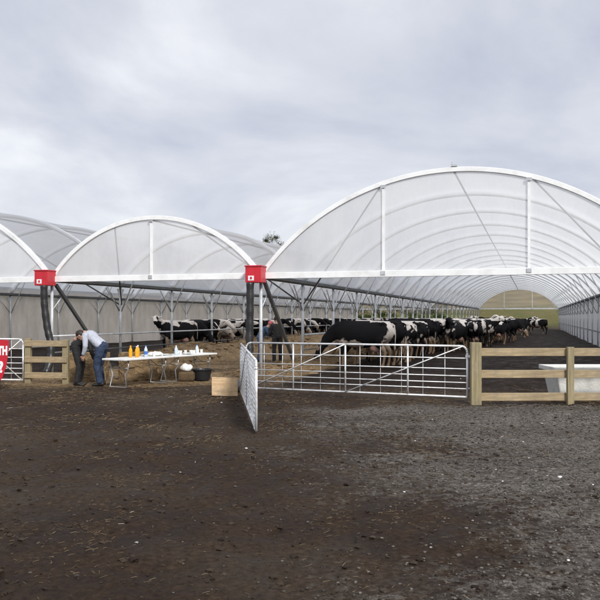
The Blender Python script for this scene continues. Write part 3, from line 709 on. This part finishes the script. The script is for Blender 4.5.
# crumpled cloth / wrapping on the nearer table
m = MB(); m.ell((0,0,.045),(.24,.15,.06),22,12); m.v = [(x+.03*noise.noise(Vector((x*9,y*9,z*9))), y+.03*noise.noise(Vector((x*9,y*9+5,z*9))), max(.002, z+.035*noise.noise(Vector((x*14,y*14,3))))) for x,y,z in m.v]
q = m.build('crumpled_wrapper', M['paper']); q.location = ontop(c1,.62,0); q.rotation_euler.z = tang; tag(q, 'crumpled white wrapper lying at the right end of the nearer table', 'wrapper')
for k, (a, b, rz, lb) in enumerate(((-.05,.12,.2,'open white leaflet lying on the farther table beside the front cup'),(.15,-.08,.5,'white leaflet lying flat near the far cup on the farther table'),(-.72,-.1,1.1,'white sheet of paper at the near end of the farther table'))):
    m = MB(); vs = [(x*.21, y*.15, .004+.012*abs(x)**2 + .003*k*0) for x in (-1,-.5,0,.5,1) for y in (-1,1)]
    vs += [(x,y,z+.002) for x,y,z in vs]; m.add(vs, [(i*2,i*2+1,i*2+3,i*2+2) for i in range(4)] + [(10+i*2+2,10+i*2+3,10+i*2+1,10+i*2) for i in range(4)] + [(0,2,12,10),(2,4,14,12),(4,6,16,14),(6,8,18,16),(1,11,13,3),(3,13,15,5),(5,15,17,7),(7,17,19,9),(0,10,11,1),(8,9,19,18)])
    q = m.build('leaflet', M['paper']); q.location = ontop(c2,a,b); q.rotation_euler.z = tang+rz; tag(q, lb, 'leaflet', 'leaflets on the farther table')
# black tub with a white bag under/behind the farther table
tb = empty('black_tub', (-2.62, 20.35, gz(-2.62,20.35)+.02)); tag(tb, 'black plastic tub on the straw below the farther table', 'tub')
m = MB(); m.lathe((0,0,0), [(.2,0),(.26,.26),(.285,.265),(.285,.29),(.25,.29),(.24,.26),(.18,.03)], 22); m.build('shell', M['black_tub'], tb, smooth=False)
for s in (-1,1):
    m = MB(); m.tube([(s*.28,-.08,.25),(s*.34,-.05,.22),(s*.34,.05,.22),(s*.28,.08,.25)], .012, 6); m.build('handle', M['black_tub'], tb)
m = MB(); m.ell((0,0,.09),(.17,.13,.10),18,12); m.v = [(x*(1+.35*noise.noise(Vector((x*9,y*9,z*9)))), y*(1+.35*noise.noise(Vector((x*7,y*9,4)))), max(.0, z*(1+.5*noise.noise(Vector((x*11,y*11,z*6)))))) for x,y,z in m.v]
q = m.build('white_bag', M['paper']); q.location = (-3.0, 20.15, gz(-3.0,20.15)+.25); tag(q, 'crumpled white bag on the hay beside the black tub', 'bag')
hb0 = MB(); hb0.box((0,0,.12),(.42,.34,.25)); q = hb0.build('feed_sack', M['hay_dark'], bevel=.06); q.location = (-3.0,20.15,gz(-3.0,20.15)); tag(q, 'short brown feed sack standing under the white bag', 'sack')
# plywood board leaning by the drain pipe
m = MB(); m.box((0,0,0),(.56,.02,.42)); q = m.build('plywood_board', M['ply'], bevel=.002); q.location = (-1.62,16.35,.2); q.rotation_euler = (R(-24),R(3),R(14))
tag(q, 'pale plywood offcut leaning beside the black drain pipe', 'board')
# hay bales
def bale(x, y, z, rz, label, first=[None]):
    if first[0] is None:
        m = MB(); nx_, ny_, nz_ = 14, 7, 7; 
        bm = bmesh.new(); bmesh.ops.create_cube(bm, size=1); bmesh.ops.subdivide_edges(bm, edges=bm.edges[:], cuts=9, use_grid_fill=True)
        for v in bm.verts:
            p = Vector((v.co.x*.95, v.co.y*.46, v.co.z*.38)); n_ = noise.noise(p*7)*.03+noise.noise(p*19)*.02
            e_ = .028*(1 if abs(abs(v.co.x)-.22) < .06 else 0)
            p += v.co.normalized()*(n_-e_*.6); p.z += .19; v.co = p
        me = bpy.data.meshes.new('hay_bale'); bm.to_mesh(me); bm.free(); me.materials.append(M['hay'])
        o = bpy.data.objects.new('hay_bale', me); col.objects.link(o)
        m = MB()
        for s in (-.21,.21):
            m = MB(); m.tube([(s,-.235,.01),(s,-.235,.375),(s,.235,.375),(s,.235,.01),(s,-.235,.01)], .006, 5)
            m.build('twine', M['rail_wood'], o)
        first[0] = o
    else: o = copy_tree(first[0])
    o.location = (x, y, z + gz(x,y)); o.rotation_euler.z = rz; tag(o, label, 'hay bale', 'hay bales behind the tables')
bale(-5.62,20.3,0,.05,'hay bale on the ground between the short fence and the two bending people')
bale(-5.62,20.3,.37,-.12,'hay bale lying on top of the one beside the short fence')
bale(-4.35,20.4,0,.75,'hay bale on the ground behind the juice bottles')
bale(-4.35,20.4,.37,.85,'hay bale on top, behind the juice bottles')
bale(-3.72,21.35,0,1.05,'hay bale on the ground behind the gap between the two tables')

# ------------------------------------------------------------------ feed windrows in the lane (loose hay)
def windrow(name, u0, hw, hh, s0, s1, label):
    vs = []; step = .22; ns = int((s1-s0)/step); nc = 17
    ss = [s0 + step*j if j < 160 else None for j in range(ns)]
    ss = [s for s in ss if s is not None]; s = ss[-1]
    while s < s1: s += .7; ss.append(s)
    for s in ss:
        e_ = sm(0, 1.6, s-s0)
        wv = .25*noise.noise(Vector((0, s*.3, u0)))
        for a in range(nc):
            t = -1+2*a/(nc-1)
            p = W(u0+wv+t*hw*(1+.15*noise.noise(Vector((s*.8, t, 5)))), s)
            h = hh*(1-t*t)**.8*e_*(1+.35*noise.noise(Vector((s*.6, t, u0)))) + .05*noise.noise(Vector((p.x*4,p.y*4,0)))*(1-t*t) + .03*noise.noise(Vector((p.x*12,p.y*12,2)))*(1-t*t)
            vs.append((p.x, p.y, gh(p.x,p.y)-.03+max(0,h)))
    fs = [(j*nc+a, j*nc+a+1, (j+1)*nc+a+1, (j+1)*nc+a) for j in range(len(ss)-1) for a in range(nc-1)]
    m = MB(); m.add(vs, fs)
    near = min(len(ss), 110)
    for _ in range(9000):                         # loose strands sticking out of the heap
        j = int(near*random.random()**1.4); a = random.randrange(1, nc-1); p = Vector(vs[j*nc+a]); q = Vector(vs[min(j+1,len(ss)-1)*nc+a+random.choice((-1,1))])
        p = p.lerp(q, random.random()); an = random.uniform(0, 6.28); l = random.uniform(.05,.16)
        d = Vector((math.cos(an), math.sin(an), random.uniform(-.1,.6)))*l
        m.tube([p+Vector((0,0,.006)), p+d*.5+Vector((0,0,random.uniform(0,.02))), p+d], random.uniform(.002,.004), 3, cap=False)
    for k in range(260):                          # trodden wads
        j = int(near*random.random()**1.2); a = random.randrange(0, nc); p = Vector(vs[j*nc+a]); rr = random.uniform(.04,.13)
        b0 = len(m.v); m.ell(p+Vector((random.uniform(-.1,.1),random.uniform(-.1,.1),rr*.15)), (rr*1.3,rr,rr*.45), 10, 6)
        for i_ in range(b0, len(m.v)):
            x_,y_,z_ = m.v[i_]; n_ = noise.noise(Vector((x_*14,y_*14,z_*14)))*rr*.6; m.v[i_] = (x_+n_, y_-n_, z_+n_*.6)
    o = m.build(name, M['hay'], smooth=True); tag(o, label, 'hay', None, 'stuff')
windrow('loose_hay', UG[1]+1.25, 1.15, .62, S0+3.2, S0+LEN-3, 'long heap of loose hay in front of the cows on the left of the lane')
windrow('loose_hay', UG[2]-.25, 1.35, .28, S0+.6, S0+LEN-3, 'long heap of loose hay under the rail on the right of the lane')

# ------------------------------------------------------------------ litter on the yard
def zone(x, y):
    i = min(nx-1, max(0, int(np.searchsorted(xs, x)))); j = min(ny-1, max(0, int(np.searchsorted(ys, y)))); k = (j*nx+i)*4
    return za_[k], za_[k+1], zb_[k]
V=[];F=[]
def bits(n, gen):
    m = MB()
    for _ in range(n): gen(m)
    return m
def straw(m):
    for _ in range(40):
        y = 4 + 26*random.random()**.75; x = random.uniform(-1, 1)*(.44*y+.6)
        g_, s_, b_ = zone(x, y)
        pr = .25 + 1.1*s_ + .3*(y > 15) - .3*g_ - .6*b_
        cl = noise.noise(Vector((x*.9, y*.9, 20)))+.5*noise.noise(Vector((x*3, y*3, 7)))
        if random.random() < pr*(.12+2.4*max(0,cl)): break
    l = random.uniform(.025,.05 if y < 9 else .11); a = random.uniform(0, math.pi); r = random.uniform(.001,.0026)*(.7 if y < 9 else 1.15); z = gh(x,y)+.004+r
    d = Vector((math.cos(a), math.sin(a), random.uniform(-.08,.22)))*l
    m.tube([(x,y,z), Vector((x,y,z))+d*.5+Vector((0,0,random.uniform(0,.003))), Vector((x,y,z))+d], r, 3, cap=False)
o = bits(30000, straw).build('straw_litter', M['straw_bits']); tag(o, 'loose straw scattered over the muddy yard', 'straw', None, 'stuff')
ico = bmesh.new(); bmesh.ops.create_icosphere(ico, subdivisions=1, radius=1); iv = [v.co.copy() for v in ico.verts]; if_ = [tuple(v.index for v in f.verts) for f in ico.faces]; ico.free()
def stone(m):
    for _ in range(60):
        y = 4 + 11.5*random.random(); x = random.uniform(-1.5, 1)*(.44*y+.5)
        if random.random() < zone(x,y)[0]**2+.004: break
    r = random.uniform(.004,.014)*(1.5 if random.random() < .04 else 1); q = random.random()*10; z = gh(x,y)
    m.add([(x+v.x*r*(1+.3*math.sin(q+3*v.y)), y+v.y*r*(1+.3*math.cos(q*2+3*v.x)), z+r*.25+v.z*r*.6) for v in iv], if_)
o = bits(13000, stone).build('gravel', M['stones']); tag(o, 'grey crushed stone spread in front of the timber fence', 'gravel', None, 'stuff')
def clod(m):
    y = 4 + 16*random.random(); x = random.uniform(-1, 1)*(.44*y+.5)
    if random.random() < .06: x = random.uniform(3, 7.5); y = 14.6+random.uniform(-.15,.3)
    r = random.uniform(.005,.012)*(1+2.2*random.random()**5); q = random.random()*10; z = gh(x,y)
    m.add([(x+v.x*r*(1+.4*math.sin(q+4*v.y)), y+v.y*r*(1+.4*math.cos(q*2+4*v.x)), z+r*.2+v.z*r*.55) for v in iv], if_)
o = bits(6000, clod).build('mud_clods', M['clods']); tag(o, 'small dark clods of mud on the yard', 'mud', None, 'stuff')

# ------------------------------------------------------------------ cows
def cow_mesh(kind):
    m = MB()
    tor = [(-1.10,1.14,.10,.12),(-1.02,1.12,.20,.24),(-.85,1.09,.27,.32),(-.5,1.03,.31,.38),(-.15,.99,.35,.42),(.15,1.0,.33,.41),(.42,1.04,.26,.37),(.62,1.06,.20,.31),(.74,1.08,.13,.22)]
    m.tube([(x,0,z) for x,z,a,b in tor], [(a,b) for x,z,a,b in tor], 20, side=(0,1,0))
    m.ell((-.78,.16,1.33),(.13,.09,.07)); m.ell((-.78,-.16,1.33),(.13,.09,.07)); m.ell((.38,0,1.37),(.22,.09,.07))     # hooks and withers
    m.tube([(-1.0,0,1.37),(.45,0,1.39)], .045, 8)
    if kind == 'eat':  nk = [(.5,0,1.18),(.78,0,1.05),(1.02,0,.82),(1.14,0,.66)]; hd = [(1.10,0,.74),(1.2,0,.58),(1.3,0,.38),(1.36,0,.26)]
    elif kind == 'up': nk = [(.5,0,1.15),(.75,.02,1.28),(.95,.08,1.44),(1.05,.13,1.5)]; hd = [(.98,.1,1.53),(1.1,.2,1.5),(1.22,.38,1.38),(1.27,.48,1.30)]
    else: nk = [(.5,0,1.17),(.78,0,1.22),(1.0,0,1.27),(1.1,0,1.28)]; hd = [(1.05,0,1.32),(1.2,0,1.26),(1.4,0,1.08),(1.5,0,.99)]
    m.tube(nk, [(.17,.28),(.13,.22),(.11,.17),(.10,.14)], 14, side=(0,1,0))
    m.tube(hd, [(.10,.11),(.125,.14),(.085,.09),(.08,.075)], 12, side=(0,1,0) if kind != 'up' else (-.6,.8,0))
    h0 = Vector(hd[0]); h1 = Vector(hd[1]); hdv = (Vector(hd[-1])-h0).normalized(); sv = Vector((-hdv.y, hdv.x, 0)).normalized() if kind == 'up' else Vector((0,1,0))
    for s in (-1,1):                                 # ears
        b = h0 + sv*s*.09 + Vector((0,0,.03)); m.tube([b, b+sv*s*.1+Vector((0,0,.0)), b+sv*s*.19+Vector((0,0,-.03))], [(.03,.03),(.06,.025),(.02,.016)], 8)
    for s in (-1,1):
        fx = .44 + .05*s*random.uniform(-1,1)
        m.tube([(fx-.02,s*.15,1.0),(fx,s*.17,.78),(fx+.03,s*.17,.62),(fx+.02,s*.16,.42),(fx+.01,s*.16,.36),(fx+.01,s*.16,.12),(fx+.02,s*.16,.05),(fx+.035,s*.16,.0)],
               [(.09,.17),(.08,.13),(.06,.075),(.052,.058),(.042,.045),(.036,.038),(.048,.05),(.055,.065)], 10, side=(0,1,0))
        bx = .06*s
        m.tube([(-.82+bx,s*.17,1.05),(-.74+bx,s*.19,.85),(-.74+bx,s*.18,.70),(-.90+bx,s*.17,.52),(-.93+bx,s*.17,.44),(-.88+bx,s*.17,.14),(-.86+bx,s*.17,.06),(-.83+bx,s*.17,.0)],
               [(.12,.22),(.12,.2),(.085,.13),(.05,.07),(.045,.055),(.037,.04),(.048,.052),(.055,.065)], 10, side=(0,1,0))
    m.tube([(-1.04,0,1.35),(-1.14,0,1.28),(-1.17,.01,1.0),(-1.16,.02,.72),(-1.15,.02,.6),(-1.15,.02,.42)], [.03,.028,.024,.022,.045,.015], 8)
    return remeshed(m, .024, 'cow_body', 5, .5)
def make_cow(kind):
    r = empty('cow'); b = linkmesh('body', cow_mesh(kind), M['cow'], r)
    m = MB(); m.ell((-.56,0,.60),(.2,.15,.15),14,10)
    for sx in (-1,1):
        for sy in (-1,1): m.tube([(-.56+.07*sx,.06*sy,.5),(-.56+.07*sx,.065*sy,.42)], .014, 6)
    m.build('udder', M['udder'], r, smooth=True)
    return r
protos = {k: make_cow(k) for k in ('eat','level','up')}
used = {k: False for k in protos}
def place_cow(kind, u, s, head, label, group, sc=1.0):
    """head: direction the cow faces, angle in the barn frame from +u"""
    if not used[kind]: o = protos[kind]; used[kind] = True
    else: o = copy_tree(protos[kind])
    p = W(u, s); o.location = (p.x, p.y, gh(p.x, p.y)-.01); o.rotation_euler.z = head - TH; o.scale = (sc*random.uniform(.97,1.03), sc*random.uniform(.97,1.05), sc)
    tag(o, label, 'cow', group)
    return o
GR1 = 'cows lined up along the right of the feed lane'; GR2 = 'cows lined up along the left of the feed lane'; GR3 = 'cows standing loose in the right span'
# right span: heads over the rail (towards -u), rumps to the right
s_near = 24.0/CT - 5.3*ST/CT
place_cow('eat', -5.28, s_near, math.pi+.05, 'black cow seen side on behind the closed gate, nearest of the herd', GR1, 1.03)
s = s_near + 1.5; n_ = 0
while s < S0+LEN-6:
    k = random.choice(['eat','eat','level'])
    place_cow(k, -5.35+random.uniform(-.2,.35), s, math.pi+random.uniform(-.32,.32), 'black and white cow standing rump outwards in the row behind the nearest cow', GR1, random.uniform(.97,1.07)); n_ += 1
    s += random.uniform(.72,.98) if n_ < 36 else random.uniform(1.0,1.7)
# a second loose rank behind that row and a few out in the bedding
for (x_, Y) in ((466,42),(472,47),(480,45),(487,52),(493,49),(500,56),(505,60),(478,58),(488,64),(512,66),(498,70),(470,52),(516,72),(463,38),(476,43),(484,47),(492,54),(503,50),(508,61),(520,68),(514,58),(482,70),(497,62),(489,75),(505,77),(524,74),(455,35),(459,40),(473,36),(481,41),(469,45),(490,44),(498,48),(508,53)):
    X = (x_-300)/760*Y; u, s = US(X, Y)
    place_cow(random.choice(['level','eat','up']), u, s, random.choice([math.pi*.9, math.pi*1.15, -.4, math.pi*.6, -1.9]), 'cow standing loose behind the row, in the bedding of the right span', GR3, random.uniform(.95,1.08))
X = (536-300)/760*70; u, s = US(X, 70)
place_cow('eat', u, s, 2.6, 'lone dark cow farthest right, standing clear of the herd near the grass bank', GR3, 1.0)
# left span: heads towards the lane (+u)
p = US((163-300)/760*30.5, 30.5)
place_cow('up', UG[1]-1.0, p[1]+2.6, -2.1, 'cow with raised head at the left end of the left herd', GR2, 1.02)
s = p[1]+4.0; n_ = 0
while s < S0+LEN-8:
    k = random.choice(['level','eat','level'])
    place_cow(k, UG[1]-.95-random.uniform(0,.4), s, random.uniform(-.55,.55), 'black and white cow facing the hay in the row left of the lane', GR2, random.uniform(.97,1.06)); n_ += 1
    s += random.uniform(.85,1.2) if n_ < 30 else random.uniform(1.1,1.8)
s = p[1]+11
for _ in range(16):
    place_cow(random.choice(['level','eat']), UG[1]-3.9-random.uniform(0,.8), s, random.choice([0,math.pi,1.4,-1.4])+random.uniform(-.4,.4), 'cow standing behind the row left of the lane', 'cows standing loose in the left span', random.uniform(.97,1.06))
    s += random.uniform(1.3,2.4)

# ------------------------------------------------------------------ people
def person(loc, rz, label, J, top, bot, hairm=M['hair'], group=None, shoem=M['boot']):
    r = empty('person', loc, rz); tag(r, label, 'person', group)
    Vv = lambda k: Vector(J[k])
    hd = Vv('head'); fd = Vector(J['face']).normalized(); upv = (hd-Vv('neck')); upv = (upv - fd*upv.dot(fd)).normalized(); sd_ = upv.cross(fd)
    Rm = Matrix((fd, sd_, upv)).transposed()
    b = MB()
    b.ell(hd, (.098,.076,.122), 16, 12, Rm); b.ell(hd+fd*.03-upv*.06, (.07,.058,.065), 12, 8, Rm)
    b.tube([hd+fd*.085+upv*.02, hd+fd*.115-upv*.02, hd+fd*.09-upv*.035], [.01,.016,.014], 8)             # nose
    b.tube([hd+fd*.088-upv*.062+sd_*.024, hd+fd*.094-upv*.062, hd+fd*.088-upv*.062-sd_*.024], .011, 6)   # lips
    for s in (-1,1): b.ell(hd+sd_*s*.078-upv*.005, (.026,.012,.033), 8, 6, Rm)
    b.tube([Vv('chest'), Vv('neck'), hd-upv*.05], [.07,.056,.055], 12)
    b.tube([Vv('pelvis'), Vv('waist'), Vv('chest')], [(.15,.1),(.13,.09),(.16,.1)], 14, side=(0,1,0))
    for q in 'LR':
        b.tube([Vv('sh'+q), Vv('el'+q), Vv('ha'+q)], [.05,.038,.026], 10)
        d = (Vv('ha'+q)-Vv('el'+q)).normalized(); c = Vv('ha'+q); sx = d.cross(Vector((0,1,0))); sx = (sx.normalized() if sx.length > .1 else Vector((1,0,0)))
        b.tube([c-d*.01, c+d*.05, c+d*.09], [(.02,.03),(.018,.042),(.014,.038)], 10, side=d.cross(sx))
        for f, (o_, l_) in enumerate(((-.03,.062),(-.01,.074),(.01,.07),(.03,.054))):
            a0 = c+d*.085+sx*o_; nrm = d.cross(sx)
            b.tube([a0, a0+d*l_*.5+nrm*.008, a0+d*l_*.9+nrm*.026], [.0095,.0088,.007], 6)
        a0 = c+d*.02+sx*.03; b.tube([a0, a0+sx*.03+d*.03, a0+sx*.035+d*.06], [.012,.0105,.008], 6)
        b.tube([Vv('hi'+q), Vv('kn'+q), Vv('an'+q)], [.08,.055,.04], 12)
        b.tube([Vv('an'+q)+Vector((-.05,0,-.04)), Vv('an'+q)+Vector((.11,0,-.045))], [.026,.02], 8)
    linkmesh('body', remeshed(b, .0075, 'person_body', 2, .4), M['skin'], r)
    t = MB()
    ch, wa, pe = Vv('chest'), Vv('waist'), Vv('pelvis')
    t.tube([pe+(wa-pe)*.1, pe+(wa-pe)*.6, wa, wa+(ch-wa)*.6, ch, ch+(Vv('neck')-ch)*.6], [(.175,.135),(.165,.13),(.16,.125),(.185,.13),(.195,.115),(.085,.075)], 18, side=(0,1,0))
    for q in 'LR':
        s_, e_, h_ = Vv('sh'+q), Vv('el'+q), Vv('ha'+q)
        t.tube([ch+(s_-ch)*.4, s_, s_+(e_-s_)*.5, e_, e_+(h_-e_)*.5, e_+(h_-e_)*J.get('cuff',.92)], [.075,.078,.064,.056,.05,.043], 12)
    tm = remeshed(t, .015, 'upper_garment', 3, .5)
    for v in tm.vertices: v.co += v.normal*(.010*noise.noise(v.co*9)+.006*noise.noise(v.co*23))
    linkmesh('shirt', tm, top, r)
    t = MB()
    t.tube([pe+(wa-pe)*.3, pe, pe+Vector((0,0,-.07))], [(.165,.135),(.175,.145),(.14,.12)], 16, side=(0,1,0))
    for q in 'LR':
        h_, k_, a_ = Vv('hi'+q), Vv('kn'+q), Vv('an'+q)
        t.tube([h_+Vector((0,0,.03)), h_+(k_-h_)*.35, k_, k_+(a_-k_)*.4, a_+Vector((0,0,-.02))], [.105,.1,.078,.076,.072], 14)
    tm = remeshed(t, .015, 'trousers', 3, .5)
    for v in tm.vertices: v.co += v.normal*(.008*noise.noise(v.co*11)+.006*noise.noise(v.co*27))
    linkmesh('trousers', tm, bot, r)
    for q in 'LR':
        a_ = Vv('an'+q); t = MB()
        t.tube([a_+Vector((-.08,0,-.03)), a_+Vector((.02,0,-.03)), a_+Vector((.12,0,-.055)), a_+Vector((.19,0,-.06))], [(.04,.045),(.045,.048),(.05,.03),(.035,.022)], 12, side=(0,1,0))
        linkmesh('shoe', remeshed(t, .01, 'shoe', 2), shoem, r)
    h = MB(); h.ell(hd-fd*.018+upv*.02, (.104,.088,.118), 16, 12, Rm)
    h.v = [tuple(Vector(p)) for p in h.v]
    hm = h.mesh('hair', True); bm = bmesh.new(); bm.from_mesh(hm)
    kill = [v for v in bm.verts if (Vector(v.co)-hd).dot(fd) > .055 and (Vector(v.co)-hd).dot(upv) < .07 or (Vector(v.co)-hd).dot(upv) < -.06]
    bmesh.ops.delete(bm, geom=kill, context='VERTS')
    for v in bm.verts: v.co += v.normal*.008*noise.noise(v.co*30)
    bm.to_mesh(hm); bm.free()
    ho = linkmesh('hair', hm, hairm, r); sol = ho.modifiers.new('s','SOLIDIFY'); sol.thickness = .012
    for s in (-1,1):
        t = MB(); t.ell(hd+fd*.083+sd_*s*.03+upv*.012, (.009,.012,.008), 8, 6, Rm); t.build('eye', M['boot'], r)
    return r
bend = dict(pelvis=(-.06,0,.93), waist=(.10,0,1.08), chest=(.24,0,1.22), neck=(.34,0,1.26), head=(.44,0,1.19), face=(.55,0,-.8),
    shL=(.25,.2,1.21), elL=(.22,.26,.95), haL=(.29,.2,.72), shR=(.27,-.19,1.18), elR=(.42,-.27,.98), haR=(.52,-.08,1.06),
    hiL=(-.05,.1,.88), hiR=(-.05,-.1,.88), knL=(.02,.12,.48), knR=(.05,-.12,.48), anL=(-.07,.13,.09), anR=(.0,-.13,.09))
pm = person((-4.93,18.7,gz(-4.93,18.7)), math.pi-.12, 'man in pale shirt and blue jeans bending forward at the left of the tables', bend, M['shirt_white'], M['jeans']); pm.scale = (1.1,1.15,1.04)
bend2 = dict(bend); bend2.update(head=(.42,-.02,1.0), neck=(.34,0,1.1), chest=(.25,0,1.13), waist=(.1,0,1.05), face=(.3,0,-.95), elL=(.36,.24,.86), haL=(.42,.16,.64), elR=(.4,-.24,.84), haR=(.42,-.1,.6), shL=(.3,.19,1.1), shR=(.3,-.19,1.1))
pm = person((-5.5,18.95,gz(-5.42,18.95)), -.05, 'person dressed in black bending down beside the man in the pale shirt', bend2, M['black_cloth'], M['black_cloth']); pm.scale = (1.0,1.35,1.08)
stand = dict(pelvis=(0,0,.95), waist=(.02,0,1.12), chest=(.08,0,1.36), neck=(.11,0,1.47), head=(.16,0,1.59), face=(.9,0,-.35),
    shL=(.07,.2,1.38), elL=(.1,.26,1.1), haL=(.28,.18,.98), shR=(.07,-.2,1.38), elR=(.1,-.26,1.1), haR=(.3,-.16,1.0),
    hiL=(0,.1,.9), hiR=(0,-.1,.9), knL=(.03,.12,.5), knR=(.02,-.12,.5), anL=(-.04,.14,.09), anR=(.0,-.13,.09))
lean = dict(stand); lean.update(waist=(.06,0,1.1), chest=(.22,0,1.28), neck=(.31,0,1.36), head=(.4,0,1.44), shL=(.2,.2,1.29), shR=(.2,-.2,1.29), elL=(.3,.25,1.05), elR=(.3,-.25,1.05), haL=(.45,.15,.98), haR=(.45,-.15,.98), face=(.8,0,-.6))
person((-1.52,29.0,gz(-1.52,29)), .2, 'person in pink cap, blue top and light blue jeans leaning forward in the feed lane', lean, M['blue_cloth'], M['jeans_light'], M['pink_cloth'])
person((-.85,28.6,gz(-.85,28.6)), math.pi*.6, 'person in black standing in the feed lane beside the slanting strut', stand, M['black_cloth'], M['black_cloth'])

# ------------------------------------------------------------------ trees beyond the far end
def tree(name, x, y, h, wd, label, mat, conical=True, n=2600, z0=None, cat='tree', group=None, bare=.0):
    z = gh(x, y) if z0 is None else z0
    o = empty(name, (x, y, z)); tag(o, label, cat, group)
    m = MB(); m.tube([(0,0,-.5),(.1,0,h*.5),(0,.1,h*.97)], [h*.022,h*.014,.03], 8)
    for k in range(14):
        a = random.uniform(0,6.28); zb = h*random.uniform(.25,.9); l = wd*.75*((1-zb/h)*1.1+.15 if conical else .8)
        m.tube([(0,0,zb),(l*math.cos(a),l*math.sin(a),zb+l*.25)], [.06,.015], 5)
    m.build('trunk', M['bark'], o)
    m = MB(); cl = []
    for k in range(int(26+h)):
        t = random.uniform(.12+bare, 1); a = random.uniform(0,6.28)
        rr = wd*((1-t)**.7+.08 if conical else math.sqrt(max(.02,1-(2*t-1)**2)))*random.uniform(.45,1)
        cl.append((rr*math.cos(a), rr*math.sin(a), h*t, random.uniform(.12,.3)*wd))
    for k in range(n):
        cx, cy, cz, cr = random.choice(cl); d = Vector((random.gauss(0,1),random.gauss(0,1),random.gauss(0,.7)))*cr*.6
        p = Vector((cx,cy,cz))+d; q = random.uniform(.10,.24)*(h/9)**.5
        a = Vector((random.gauss(0,1),random.gauss(0,1),random.gauss(0,1))).normalized()*q; b = Vector((random.gauss(0,1),random.gauss(0,1),random.gauss(0,1))).normalized()*q*.6
        m.add([p-a*.5, p+b*.5, p+a*.5, p-b*.5], [(0,1,2,3)])
    m.build('crown', mat, o)
def atp(px, Y): return (px-300)/760*Y
for px, Y, ytop, wd, con, nn, lb in ((258,150,238.5,1.2,True,3500,'thin pine tip showing above the film roof, left of the broad pine crown'),
        (272,158,236,3.4,False,11000,'broad pine crown showing above the film roof between the two right spans'),
        (266,166,240,1.6,True,4000,'small pine tip touching the left side of the broad pine crown')):
    X = atp(px, Y); tree('pine_tree', X, Y, 1.7+(317-ytop)/760*Y-gh(X, Y), wd, lb, M['leaf_pine'], con, nn)
xq = 338; k = 0
LB = ['dark leafy tree beyond the open far end, leftmost of its row','dark leafy tree beyond the far end, second from the left of its row','dark leafy tree beyond the far end, third from the left of its row','dark leafy tree beyond the far end, fourth from the left of its row','dark leafy tree beyond the far end, fifth from the left of its row','dark leafy tree beyond the far end, sixth from the left of its row','dark leafy tree beyond the far end, rightmost of its row']
for k in range(7):
    Y = 117 + random.uniform(-1.5,1.5); tree('hedge_tree', atp(344+k*15.5+random.uniform(-2,2),Y), Y, random.uniform(6.4,7.6)-.3*k, random.uniform(1.6,2.0), LB[k], M['leaf'], False, 5000, group='trees beyond the far end')
